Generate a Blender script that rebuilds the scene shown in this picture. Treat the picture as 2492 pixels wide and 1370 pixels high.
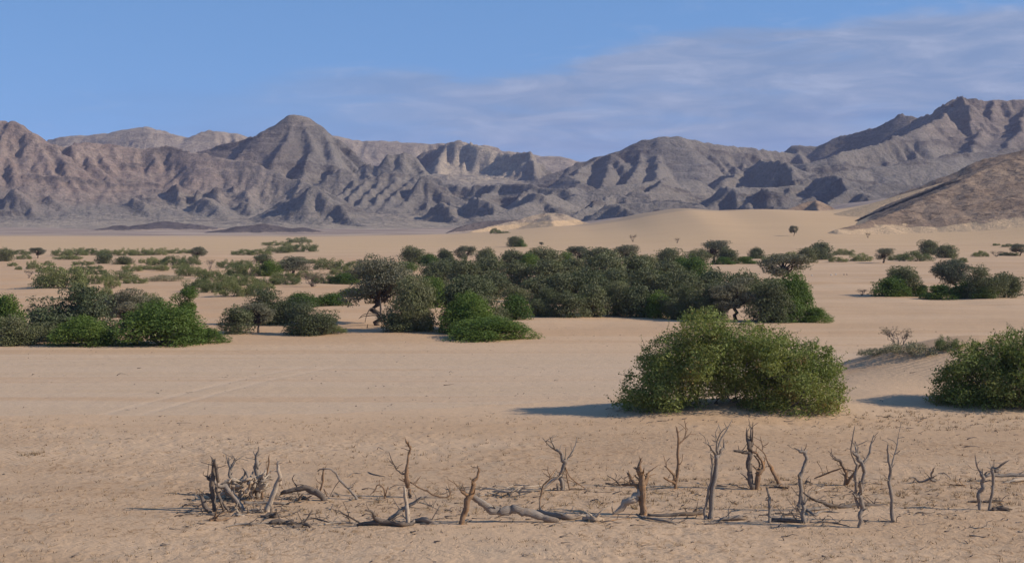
import bpy, bmesh, math, random
import numpy as np
from mathutils import Vector, Matrix

for _o in list(bpy.data.objects):
    bpy.data.objects.remove(_o, do_unlink=True)
SC = bpy.context.scene
COL = SC.collection
R = math.radians

# ------------------------------------------------------------------ camera
F, U0, VH, CZ = 3950.0, 1246.0, 541.0, 7.0        # focal length and horizon in photo pixels, eye height in metres
cam_data = bpy.data.cameras.new('camera')
cam_data.sensor_width = 36.0
cam_data.lens = 36.0 * F / 2492.0
cam_data.shift_y = -(685.0 - VH) / 2492.0
cam_data.clip_start = 0.5
cam_data.clip_end = 60000
cam = bpy.data.objects.new('camera', cam_data)
cam.location = (0, 0, CZ)
cam.rotation_euler = (R(90), 0, 0)
COL.objects.link(cam)
SC.camera = cam

# ------------------------------------------------------------------ sun direction, sky, exposure
SUN_EL, SUN_AZ = R(29.5), R(11)                     # from the right, a little behind the camera
SUN = Vector((math.cos(SUN_EL) * math.cos(SUN_AZ), -math.cos(SUN_EL) * math.sin(SUN_AZ), math.sin(SUN_EL)))
sun_data = bpy.data.lights.new('sun', 'SUN')
sun_data.energy = 5.0
sun_data.angle = R(0.5)
sun_data.color = (1.0, 0.89, 0.745)
sun = bpy.data.objects.new('sun', sun_data)
sun.rotation_euler = SUN.to_track_quat('Z', 'Y').to_euler()
COL.objects.link(sun)
VS = SC.view_settings
VS.view_transform = 'Standard'
VS.look = 'None'
VS.exposure = 0.0
VS.gamma = 1.0
VS.use_curve_mapping = False
SC.cycles.use_denoising = True
SC.cycles.max_bounces = 6
SC.cycles.diffuse_bounces = 2
SC.cycles.transmission_bounces = 2
SC.cycles.transparent_max_bounces = 4
SC.cycles.volume_bounces = 0

class NT:
    """short-hand for building a node tree"""
    def __init__(s, tree):
        s.t = tree
        tree.nodes.clear()
    def n(s, kind, **kw):
        nd = s.t.nodes.new(kind)
        for k, v in kw.items():
            if k == 'ins':
                for i, val in v.items():
                    if isinstance(val, bpy.types.NodeSocket):
                        s.t.links.new(val, nd.inputs[i])
                    else:
                        nd.inputs[i].default_value = val
            else:
                setattr(nd, k, v)
        return nd
    def m(s, op, a, b=0.0, c=0.0, clamp=False):
        nd = s.t.nodes.new('ShaderNodeMath')
        nd.operation = op
        nd.use_clamp = clamp
        for i, v in enumerate((a, b, c)):
            if isinstance(v, bpy.types.NodeSocket):
                s.t.links.new(v, nd.inputs[i])
            else:
                nd.inputs[i].default_value = v
        return nd.outputs[0]
    def mix(s, fac, a, b, blend='MIX'):
        nd = s.t.nodes.new('ShaderNodeMix')
        nd.data_type = 'RGBA'
        nd.blend_type = blend
        for sock, v in ((nd.inputs[0], fac), (nd.inputs[6], a), (nd.inputs[7], b)):
            if isinstance(v, bpy.types.NodeSocket):
                s.t.links.new(v, sock)
            elif sock == nd.inputs[0]:
                sock.default_value = v
            else:
                sock.default_value = (*v, 1) if len(v) == 3 else v
        return nd.outputs[2]
    def ramp(s, fac, lo, hi, a=0.0, b=1.0, smooth=True):
        nd = s.t.nodes.new('ShaderNodeMapRange')
        nd.interpolation_type = 'SMOOTHSTEP' if smooth else 'LINEAR'
        s.t.links.new(fac, nd.inputs[0])
        for i, v in enumerate((lo, hi, a, b)):
            nd.inputs[i + 1].default_value = v
        return nd.outputs[0]
    def noise(s, vec, scale, detail=4.0, rough=0.55, dist=0.0, out='Fac'):
        nd = s.t.nodes.new('ShaderNodeTexNoise')
        s.t.links.new(vec, nd.inputs['Vector'])
        nd.inputs['Scale'].default_value = scale
        nd.inputs['Detail'].default_value = detail
        nd.inputs['Roughness'].default_value = rough
        nd.inputs['Distortion'].default_value = dist
        return nd.outputs[out]
    def scale(s, vec, xyz):
        nd = s.t.nodes.new('ShaderNodeMapping')
        s.t.links.new(vec, nd.inputs[0])
        nd.inputs['Scale'].default_value = xyz
        return nd.outputs[0]
    def attr(s, name):
        nd = s.t.nodes.new('ShaderNodeAttribute')
        nd.attribute_name = name
        return nd

world = bpy.data.worlds.new('World')
SC.world = world
world.use_nodes = True
w = NT(world.node_tree)
tc = w.n('ShaderNodeTexCoord')
dirv = tc.outputs['Generated']
sky = w.n('ShaderNodeTexSky', sky_type='NISHITA')
sky.sun_disc = False
sky.sun_elevation = SUN_EL
sky.sun_rotation = R(90) + SUN_AZ
sky.altitude = 700
sky.air_density = 1.0
sky.dust_density = 0.0
sky.ozone_density = 3.0
sep0 = w.n('ShaderNodeSeparateXYZ', ins={0: dirv})
# very clear desert air: the milky band of the model sits lower than in the photograph
up = w.n('ShaderNodeCombineXYZ', ins={0: sep0.outputs[0], 1: sep0.outputs[1],
         2: w.m('MULTIPLY_ADD', w.m('MAXIMUM', sep0.outputs[2], 0.0), 1.0, 0.22)})
nrm = w.n('ShaderNodeVectorMath', operation='NORMALIZE', ins={0: up.outputs[0]})
w.t.links.new(nrm.outputs[0], sky.inputs[0])
# stratus bank: azimuth measured from +Y towards +X, slope = tan(elevation)
az = w.m('ARCTAN2', sep0.outputs[0], sep0.outputs[1])
el = w.m('DIVIDE', sep0.outputs[2], w.m('SQRT', w.m('ADD', w.m('MULTIPLY', sep0.outputs[0], sep0.outputs[0]), w.m('MULTIPLY', sep0.outputs[1], sep0.outputs[1]))))
cv = w.n('ShaderNodeCombineXYZ', ins={0: w.m('MULTIPLY', az, 9.0), 1: w.m('MULTIPLY', el, 60.0), 2: 0.0}).outputs[0]
cv2 = w.n('ShaderNodeCombineXYZ', ins={0: w.m('MULTIPLY', az, 17.0), 1: w.m('MULTIPLY', el, 78.0), 2: 3.0}).outputs[0]
n1 = w.noise(cv, 1.0, 6, 0.6, 0.4)
n2 = w.noise(cv2, 1.0, 6, 0.62, 0.6)
edge = w.n('ShaderNodeFloatCurve')
edge.inputs['Factor'].default_value = 1
crv = edge.mapping.curves[0]
for (a_, e_) in ((-0.20, .080), (-0.11, .094), (.03, .099), (.06, .107), (.10, .117), (.16, .122), (.24, .1275), (.33, .131)):
    crv.points.new((a_ + 0.5) / 1.5, e_ * 5)
crv.points[0].location = (0, .35)
crv.points[-1].location = (1, .70)
edge.mapping.update()
w.t.links.new(w.m('DIVIDE', w.m('ADD', az, 0.5), 1.5), edge.inputs['Value'])
top = w.m('MULTIPLY', edge.outputs[0], 0.2)
below = w.m('SUBTRACT', top, el)
soft = w.m('ADD', below, w.m('MULTIPLY', w.m('SUBTRACT', n1, 0.5), 0.030))
bank = w.ramp(soft, -0.003, 0.010)
side = w.m('MULTIPLY', w.ramp(az, -0.26, 0.04, 0.0, 1.0), w.ramp(az, 1.6, 2.4, 1.0, 0.0))
thin = w.ramp(w.m('ADD', n1, w.m('MULTIPLY', el, 2.6)), 0.40, 0.74, 0.55, 1.0)
cmask = w.m('MULTIPLY', w.m('MULTIPLY', bank, side), w.m('MULTIPLY', thin, 0.92))
streak = w.m('MULTIPLY', w.ramp(n2, 0.55, 0.74), w.m('MULTIPLY', w.ramp(el, 0.04, 0.06), w.m('MULTIPLY', w.ramp(below, -0.03, 0.02), w.ramp(az, -0.40, 0.2, 0.25, 0.7))))
cloud = w.mix(w.ramp(n2, 0.32, 0.72), (2.2, 3.2, 5.3), (3.5, 4.2, 6.0))
skyc = w.mix(1.0, sky.outputs[0], (1.32, 1.62, 1.80), 'MULTIPLY')
c1 = w.mix(cmask, skyc, cloud)
c2 = w.mix(w.m('MULTIPLY', streak, 0.60), c1, (4.4, 5.2, 7.2))
dark = w.m('MULTIPLY', w.ramp(w.noise(cv, 0.8, 4, 0.5), 0.5, 0.72), w.m('MULTIPLY', w.ramp(el, 0.10, 0.05), w.ramp(az, -0.3, 0.1, 0.25, 0.8)))
c3 = w.mix(w.m('MULTIPLY', dark, 0.75), c2, (1.45, 2.6, 5.2))
bg = w.n('ShaderNodeBackground', ins={0: c3, 1: 0.1})
wo = w.n('ShaderNodeOutputWorld', ins={0: bg.outputs[0]})

# ------------------------------------------------------------------ helpers
def P(u, v, y):
    """photo pixel at forward distance y -> world point"""
    return ((u - U0) / F * y, y, CZ + (VH - v) / F * y)

def sstep(a, b, x):
    t = np.clip((np.asarray(x, float) - a) / (b - a), 0, 1)
    return t * t * (3 - 2 * t)

class Noise:
    def __init__(s, seed):
        r = np.random.RandomState(seed)
        s.p = np.concatenate([r.permutation(512)] * 3)
        a = r.rand(512) * 2 * np.pi
        s.gx, s.gy = np.cos(a), np.sin(a)
    def __call__(s, x, y):
        x = np.asarray(x, float); y = np.asarray(y, float)
        xi = np.floor(x).astype(int); yi = np.floor(y).astype(int)
        xf = x - xi; yf = y - yi
        xi &= 511; yi &= 511
        u = xf * xf * xf * (xf * (xf * 6 - 15) + 10); v = yf * yf * yf * (yf * (yf * 6 - 15) + 10)
        def g(i, j, fx, fy):
            h = s.p[s.p[(xi + i) & 511] + ((yi + j) & 511)] & 511
            return s.gx[h] * fx + s.gy[h] * fy
        a = g(0, 0, xf, yf); b = g(1, 0, xf - 1, yf); c = g(0, 1, xf, yf - 1); d = g(1, 1, xf - 1, yf - 1)
        return (a + u * (b - a) + v * (c + u * (d - c) - (a + u * (b - a)))) * 1.45
    def fbm(s, x, y, o=4, gain=.5, lac=2.03):
        t = 0; amp = 1; tot = 0
        for i in range(o):
            t = t + amp * s(x + i * 17.3, y + i * 9.1); tot += amp
            amp *= gain; x = x * lac; y = y * lac
        return t / tot
    def ridged(s, x, y, o=4, gain=.5, lac=2.07):
        t = 0; amp = 1; tot = 0
        for i in range(o):
            t = t + amp * (1 - np.abs(s(x + i * 31.7, y + i * 5.9)) * 2); tot += amp
            amp *= gain; x = x * lac; y = y * lac
        return t / tot

NZ = Noise(7); NZ2 = Noise(23); NZ3 = Noise(41)

def tag(o, label=None, cat=None, group=None, kind=None):
    if label: o['label'] = label
    if cat: o['category'] = cat
    if group: o['group'] = group
    if kind: o['kind'] = kind
    return o

def link(name, mesh, mat=None, parent=None, loc=None):
    o = bpy.data.objects.new(name, mesh)
    COL.objects.link(o)
    if mat is not None and not mesh.materials:
        mesh.materials.append(mat)
    if parent is not None: o.parent = parent
    if loc is not None: o.location = loc
    return o

def np_mesh(name, verts, faces, smooth=False, attrs=None):
    """faces: (n,k) int array"""
    me = bpy.data.meshes.new(name)
    verts = np.ascontiguousarray(verts, dtype=np.float32); faces = np.ascontiguousarray(faces, dtype=np.int32)
    n, k = faces.shape
    me.vertices.add(len(verts)); me.vertices.foreach_set('co', verts.ravel())
    me.loops.add(n * k); me.loops.foreach_set('vertex_index', faces.ravel())
    me.polygons.add(n)
    me.polygons.foreach_set('loop_start', np.arange(0, n * k, k, dtype=np.int32))
    me.polygons.foreach_set('use_smooth', np.full(n, smooth, dtype=bool))
    for nm, (dom, val) in (attrs or {}).items():
        at = me.attributes.new(nm, 'FLOAT', dom)
        at.data.foreach_set('value', np.ascontiguousarray(val, dtype=np.float32).ravel())
    me.update(calc_edges=True)
    return me

def grid_faces(nr, nc):
    i = np.arange(nr * nc).reshape(nr, nc)
    return np.stack([i[:-1, :-1], i[:-1, 1:], i[1:, 1:], i[1:, :-1]], -1).reshape(-1, 4)

def new_mat(name):
    m = bpy.data.materials.new(name)
    m.use_nodes = True
    return m, NT(m.node_tree)

def out_surface(nt, shader):
    nt.n('ShaderNodeOutputMaterial', ins={0: shader})

def bsdf(nt, col, rough=0.9, normal=None, spec=0.15):
    b = nt.n('ShaderNodeBsdfPrincipled')
    for k, v in (('Base Color', col), ('Roughness', rough), ('Specular IOR Level', spec), ('Normal', normal)):
        if v is None: continue
        if isinstance(v, bpy.types.NodeSocket): nt.t.links.new(v, b.inputs[k])
        else: b.inputs[k].default_value = (*v, 1) if k == 'Base Color' else v
    return b.outputs[0]

def bump(nt, h, strength, dist, prev=None):
    b = nt.n('ShaderNodeBump', ins={'Strength': strength, 'Distance': dist, 'Height': h})
    if prev is not None: nt.t.links.new(prev, b.inputs['Normal'])
    return b.outputs[0]

# ------------------------------------------------------------------ the ground: one sheet from behind the camera to the mountains
_cu = np.array([-900, 400, 770, 1090, 1200, 1330, 1420, 1500, 1560, 1650, 1740, 1850, 2000, 2080, 2160, 2230, 2300, 2400, 2500, 2800, 3200.])
_cv = np.array([578, 578, 577, 569, 562, 551, 546, 534, 519, 504, 511, 507, 512, 506, 492, 472, 446, 424, 405, 380, 370.])
_YD = 820.0
_cx = (_cu - U0) / F * _YD
_cz = np.maximum(CZ + (VH - _cv) / F * _YD, 0)
_fx = np.linspace(_cx[0], _cx[-1], 1200)                # crest line, rounded off
_fz = np.interp(_fx, _cx, _cz)
_kn = np.exp(-np.linspace(-2.2, 2.2, 31) ** 2); _kn /= _kn.sum()
_cx, _cz = _fx, np.convolve(np.pad(_fz, 15, 'edge'), _kn, 'valid')

def lip_y(x):
    """the low bank between the foreground terrace and the dry river bed"""
    return np.interp(x, [-60, -19, -8, 0, 4, 8, 12, 16, 20, 60], [60.5, 58.6, 59.2, 62.5, 64.0, 67.0, 70, 74, 78, 90]) + 0.5 * NZ(x * .13, 3.3) + .35 * NZ2(x * .6, 1.7) + .15 * NZ3(x * 2.1, .4)

def track_mask(x, y):
    m = np.zeros(np.shape(x))
    for pts, half in (([(-16.0, 61.5), (-15.2, 65.6), (-13.8, 73.0), (-12.2, 79.5), (-9.5, 88)], .75), ([(-34, 84), (-27.6, 87.5), (-19.0, 94.5), (-10.6, 100.7), (2, 106)], .75)):
        px = np.array([q[0] for q in pts], float); py = np.array([q[1] for q in pts], float)
        c = np.interp(y, py, px)
        sl = np.interp(y, (py[1:] + py[:-1]) / 2, np.diff(px) / np.diff(py))
        d = (x - c) / np.sqrt(1 + sl * sl)
        on = sstep(py[0], py[0] + 3, y) * (1 - sstep(py[-1] - 4, py[-1], y))
        m = np.maximum(m, on * np.maximum(np.exp(-((d - half) / .20) ** 2), np.exp(-((d + half) / .20) ** 2)))
    return m

def bump_at(x, y, cx, cy, rx, ry, h):
    return h * np.exp(-((x - cx) / rx) ** 2 - ((y - cy) / ry) ** 2)

def ground_z(x, y, fine=False):
    x = np.asarray(x, float); y = np.asarray(y, float)
    bank = sstep(0, 2.6, y - lip_y(x))
    z = -0.62 * bank
    z = z + 0.10 * NZ.fbm(x * .09, y * .09, 3) * (1 - .6 * bank)
    # knolls under the big bushes and the small rippled dune beside the right one
    z = z + bump_at(x, y, 8.3, 60.0, 4.6, 2.8, .40) + bump_at(x, y, 18.0, 60.5, 4.2, 4, .30)
    z = z + bump_at(x, y, 20.6, 71.5, 6.0, 5.6, 2.0) + bump_at(x, y, 14.0, 63.5, 2.2, 4.0, .22)
    # hummocks along the old river islands
    isl = sstep(100, 120, y) * (1 - sstep(330, 480, y))
    z = z + isl * (0.75 * np.maximum(NZ2.fbm(x * .035, y * .018, 3), 0) ** 1.2 + .12 * NZ2.fbm(x * .12, y * .06, 3))
    # dunes rising towards the right hill
    A = np.interp(x * 820 / np.maximum(y, 300) * 0.5 + x * 0.5, _cx, _cz)
    rise = sstep(330, _YD, y) ** 1.15
    z = z + A * rise * (1 - .25 * sstep(900, 1150, y))
    far = sstep(330, 600, y)
    z = z + far * (0.9 * NZ.fbm(x * .006, y * .004, 3)) + 3.6 * sstep(900, 1700, y)
    if fine:
        near = 1 - sstep(52, 64, y)
        z = z + near * (.20 + 1.0 * sstep(-.25, .35, NZ.fbm(x * .16 + 7, y * .11, 3))) * (.036 * NZ2.fbm(x * 1.3, y * 1.3, 4, .6) + .030 * np.maximum(NZ3.fbm(x * 2.6 + y * .8, y * 2.2, 3, .6), 0))
        z = z - .02 * track_mask(x, y)
        mid = sstep(56, 64, y) * (1 - sstep(110, 200, y))
        z = z + mid * .02 * NZ3.fbm(x * .8, y * .8, 3)
    return z

def ground_hit(u, v):
    """where the sight line through a photo pixel meets the ground"""
    y = np.concatenate([np.linspace(25, 200, 560), np.linspace(200.5, 1600, 900)])
    x = (u - U0) / F * y
    zr = CZ + (VH - v) / F * y
    d = zr - ground_z(x, y)
    k = np.argmax(d <= 0)
    if d[k] > 0: k = len(y) - 1
    k = max(k, 1)
    t = d[k - 1] / (d[k - 1] - d[k] + 1e-9)
    yy = y[k - 1] + t * (y[k] - y[k - 1])
    xx = (u - U0) / F * yy
    return Vector((xx, yy, float(ground_z(xx, yy))))

_t_in = np.tan(np.linspace(R(-24), R(24), 700))
def build_ground():
    ang = np.concatenate([np.linspace(R(-180), R(-25), 60), np.linspace(R(-24), R(24), 720), np.linspace(R(25), R(180), 60)])
    inv = np.linspace(1 / 31.0, 1 / 420.0, 470)
    rad = np.concatenate([[0.02, 4, 10, 18, 25], 1 / inv, np.linspace(428, 1000, 110), np.linspace(1010, 2000, 50), [2600, 3400, 4200]])
    # radius is measured along +Y in front of the camera so that rows run straight across
    A_, R_ = np.meshgrid(ang, rad)
    X = np.sin(A_) * R_; Y = np.cos(A_) * R_
    k = np.where(np.abs(A_) < R(30), 1 / np.cos(A_), 1 / math.cos(R(30)))
    X = X * k; Y = Y * k
    Z = ground_z(X, Y, True)
    Z = Z - 2.5 * sstep(2100, 2600, R_)
    greyr = sstep(-.4, .9, Y - lip_y(X)) * (1 - sstep(88, 100, Y + 3 * NZ.fbm(X * .05, Y * .05, 3)))
    me = np_mesh('ground', np.stack([X, Y, Z], -1).reshape(-1, 3), grid_faces(*X.shape), True, {
        'river': ('POINT', greyr),
        'dune': ('POINT', sstep(300, 520, Y + 60 * NZ.fbm(X * .01, Y * .01, 2))),
        'plain': ('POINT', np.clip(sstep(790, 1000, Y + 40 * NZ.fbm(X * .02, Y * .01, 3)) * (1 - sstep(-20, 80, X - 30)) + sstep(1050, 1200, Y), 0, 1)),
        'track': ('POINT', track_mask(X, Y)),
        'isle': ('POINT', sstep(96, 112, Y) * (1 - sstep(300, 420, Y)) * sstep(40, -20, X)),
        'veneer': ('POINT', np.clip(bump_at(X, Y, 72, 800, 45, 75, 1.3), 0, 1)),
        'stub': ('POINT', 1 - sstep(50, 60, Y)),
        'rip': ('POINT', np.clip(bump_at(X, Y, 18.6, 69.5, 5.0, 5.0, 1.2) + .35 * (1 - sstep(50, 66, Y)) * sstep(40, 52, Y), 0, 1)),
    })
    o = link('ground', me, mat_sand())
    tag(o, kind='structure')
    return o

def mat_sand():
    m, t = new_mat('sand')
    tc = t.n('ShaderNodeTexCoord'); p = tc.outputs['Object']
    big = t.noise(t.scale(p, (.018, .075, .05)), 1.0, 5, .6, .6)
    band = t.noise(t.scale(p, (.012, .22, .05)), 1.0, 5, .6, .8)
    fine = t.noise(p, 5.0, 5, .65)
    mott = t.noise(t.scale(p, (.6, .45, .5)), 1.0, 5, .62, .5)
    riv = t.attr('river').outputs['Fac']; dune = t.attr('dune').outputs['Fac']
    plain = t.attr('plain').outputs['Fac']; stub = t.attr('stub').outputs['Fac']; rip = t.attr('rip').outputs['Fac']
    c = t.mix(t.ramp(big, .32, .68), (.505, .338, .203), (.58, .405, .256))
    grey = t.mix(t.ramp(band, .35, .65), (.525, .378, .246), (.56, .416, .286))
    c = t.mix(t.m('MULTIPLY', riv, .85), c, grey)
    redb = t.m('MULTIPLY', t.ramp(band, .50, .68), t.m('SUBTRACT', 1.0, stub))
    c = t.mix(t.m('MULTIPLY', redb, .62), c, (.48, .30, .165))
    c = t.mix(t.m('MULTIPLY', dune, t.ramp(big, .2, .7, .55, .9)), c, (.56, .385, .215))
    c = t.mix(t.m('MULTIPLY', t.ramp(t.m('ADD', t.attr('veneer').outputs['Fac'], t.m('SUBTRACT', big, .5)), .45, .75), .7), c, (.37, .27, .18))
    c = t.mix(t.m('MULTIPLY', t.attr('isle').outputs['Fac'], t.ramp(band, .35, .6, .25, .75)), c, (.53, .335, .19))
    c = t.mix(t.m('MULTIPLY', t.attr('track').outputs['Fac'], .22), c, (.63, .48, .34))
    c = t.mix(t.m('MULTIPLY', t.m('MULTIPLY', stub, t.ramp(t.noise(t.scale(p, (.05, .16, .1)), 1.0, 5, .6, .6), .42, .62)), .55), c, (.44, .285, .165))
    # dry stubble litter in the foreground
    lit = t.noise(t.scale(p, (4.6, 3.2, 2.0)), 1.0, 6, .68, .9)
    lit2 = t.m('MULTIPLY', t.ramp(lit, .49, .64), t.ramp(t.noise(t.scale(p, (.22, .16, .1)), 1.0, 5, .62, .5), .38, .60, .12, 1.0))
    c = t.mix(t.m('MULTIPLY', t.m('MULTIPLY', stub, lit2), .66), c, (.27, .155, .072))
    c = t.mix(t.m('MULTIPLY', t.m('MULTIPLY', stub, t.ramp(mott, .52, .72)), .45), c, (.46, .35, .24))
    # gravel specks on the river bed
    vo = t.n('ShaderNodeTexVoronoi', ins={'Vector': p, 'Scale': 1.5})
    speck = t.m('MULTIPLY', t.ramp(vo.outputs['Distance'], .20, .09), t.ramp(mott, .46, .6))
    c = t.mix(t.m('MULTIPLY', speck, .55), c, (.22, .16, .12))
    # stony lavender plain below the mountains
    st = t.noise(t.scale(p, (.012, .028, .05)), 1.0, 6, .62, .5)
    pl = t.mix(t.ramp(st, .36, .62), (.215, .16, .13), (.45, .345, .26))
    c = t.mix(plain, c, pl)
    c = t.mix(1.0, c, t.mix(fine, (.88, .88, .88), (1.10, 1.10, 1.10)), 'MULTIPLY')
    wv = t.n('ShaderNodeTexWave', bands_direction='DIAGONAL', ins={'Vector': t.scale(p, (1.4, 1.1, .3)), 'Scale': 2.3, 'Distortion': 3.5, 'Detail': 2.0, 'Detail Scale': .6})
    nb = bump(t, fine, .55, .02)
    nb = bump(t, t.noise(p, 1.6, 6, .7), .5, .10, nb)
    nb = bump(t, t.m('MULTIPLY', wv.outputs[1], rip), .55, .03, nb)
    patchy = t.ramp(t.noise(t.scale(p, (.16, .11, .1)), 1.0, 4, .6, .4), .36, .62, .15, 1.0)
    nb = bump(t, t.m('MULTIPLY', t.m('MULTIPLY', lit, stub), patchy), 1.0, .06, nb)
    wv2 = t.n('ShaderNodeTexWave', bands_direction='DIAGONAL', ins={'Vector': t.scale(p, (2.2, 3.4, .3)), 'Scale': 1.6, 'Distortion': 5.0, 'Detail': 2.0, 'Detail Scale': .8})
    nb = bump(t, t.m('MULTIPLY', t.m('MULTIPLY', wv2.outputs[1], stub), t.m('SUBTRACT', 1.0, patchy)), .55, .02, nb)
    out_surface(t, bsdf(t, c, .95, nb, .08))
    return m
build_ground()
# ------------------------------------------------------------------ ridges and hills
def ridge_field(X, Y, ridges, floor=-60.0, ky=1.0):
    Z = np.full(X.shape, floor)
    Y = Y * ky
    for rd in ridges:
        pts, sl = rd[0], rd[1]
        sr = rd[2] if len(rd) > 2 else sl            # slope on the right-hand side of the line
        pts = [P(*q) for q in pts]
        pts = [(a_, b_ * ky, c_) for a_, b_, c_ in pts]
        if len(pts) == 1: pts = pts * 2
        for (x0, y0, z0), (x1, y1, z1) in zip(pts[:-1], pts[1:]):
            reach = (max(z0, z1) - floor) / min(sl, sr)
            bx = (X > min(x0, x1) - reach) & (X < max(x0, x1) + reach) & (Y > min(y0, y1) - reach) & (Y < max(y0, y1) + reach)
            rows = np.where(bx.any(1))[0]; cols = np.where(bx.any(0))[0]
            if not len(rows) or not len(cols): continue
            sl_ = (slice(rows[0], rows[-1] + 1), slice(cols[0], cols[-1] + 1))
            xs, ys = X[sl_], Y[sl_]
            dx, dy = x1 - x0, y1 - y0
            L2 = dx * dx + dy * dy + 1e-6
            t = np.clip(((xs - x0) * dx + (ys - y0) * dy) / L2, 0, 1)
            d = np.hypot(xs - x0 - t * dx, ys - y0 - t * dy)
            z = z0 + t * (z1 - z0) - (sl if sl == sr else np.where(dx * (ys - y0) - dy * (xs - x0) < 0, sr, sl)) * d
            Z[sl_] = np.maximum(Z[sl_], z)
    return Z

def erode(Z, n_batch, per, steps, rng, rate=.28, cap_k=5.0, depo=.12, mask=None):
    H, W = Z.shape
    idx = np.flatnonzero(mask.ravel()) if mask is not None else np.arange(H * W)
    for b in range(n_batch):
        s = rng.choice(idx, per)
        px = (s % W) + rng.rand(per); py = (s // W) + rng.rand(per)
        px = np.clip(px, 1, W - 2.01); py = np.clip(py, 1, H - 2.01)
        dx = np.zeros(per); dy = np.zeros(per); sed = np.zeros(per); vel = np.ones(per); wat = np.ones(per)
        for k in range(steps):
            xi = px.astype(int); yi = py.astype(int); fx = px - xi; fy = py - yi
            a = Z[yi, xi]; bb = Z[yi, xi + 1]; c = Z[yi + 1, xi]; d = Z[yi + 1, xi + 1]
            gx = (bb - a) * (1 - fy) + (d - c) * fy; gy = (c - a) * (1 - fx) + (d - bb) * fx
            h = a * (1 - fx) * (1 - fy) + bb * fx * (1 - fy) + c * (1 - fx) * fy + d * fx * fy
            dx = dx * .25 - gx * .75; dy = dy * .25 - gy * .75
            ln = np.hypot(dx, dy) + 1e-9; dx /= ln; dy /= ln
            nx = np.clip(px + dx, 1, W - 2.01); ny = np.clip(py + dy, 1, H - 2.01)
            xj = nx.astype(int); yj = ny.astype(int); gx2 = nx - xj; gy2 = ny - yj
            h2 = Z[yj, xj] * (1 - gx2) * (1 - gy2) + Z[yj, xj + 1] * gx2 * (1 - gy2) + Z[yj + 1, xj] * (1 - gx2) * gy2 + Z[yj + 1, xj + 1] * gx2 * gy2
            dh = h2 - h
            cap = np.maximum(-dh, .02) * vel * wat * cap_k * .1
            up = dh > 0
            dep = np.where(up, np.minimum(dh, sed), np.where(sed > cap, (sed - cap) * depo, 0))
            ero = np.where(~up & (sed <= cap), np.minimum((cap - sed) * rate, np.maximum(-dh, 0) * .5), 0)
            q = dep - ero
            np.add.at(Z, (yi, xi), q * (1 - fx) * (1 - fy)); np.add.at(Z, (yi, xi + 1), q * fx * (1 - fy))
            np.add.at(Z, (yi + 1, xi), q * (1 - fx) * fy); np.add.at(Z, (yi + 1, xi + 1), q * fx * fy)
            sed = sed - q
            vel = np.sqrt(np.maximum(vel * vel * .9 - dh * .4, .05)); wat *= .985
            px, py = nx, ny
    return Z

def bilerp(Z, fx, fy):
    H, W = Z.shape
    fx = np.clip(fx, 0, W - 1.001); fy = np.clip(fy, 0, H - 1.001)
    xi = fx.astype(int); yi = fy.astype(int); a = fx - xi; b = fy - yi
    return Z[yi, xi] * (1 - a) * (1 - b) + Z[yi, xi + 1] * a * (1 - b) + Z[yi + 1, xi] * (1 - a) * b + Z[yi + 1, xi + 1] * a * b

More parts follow.
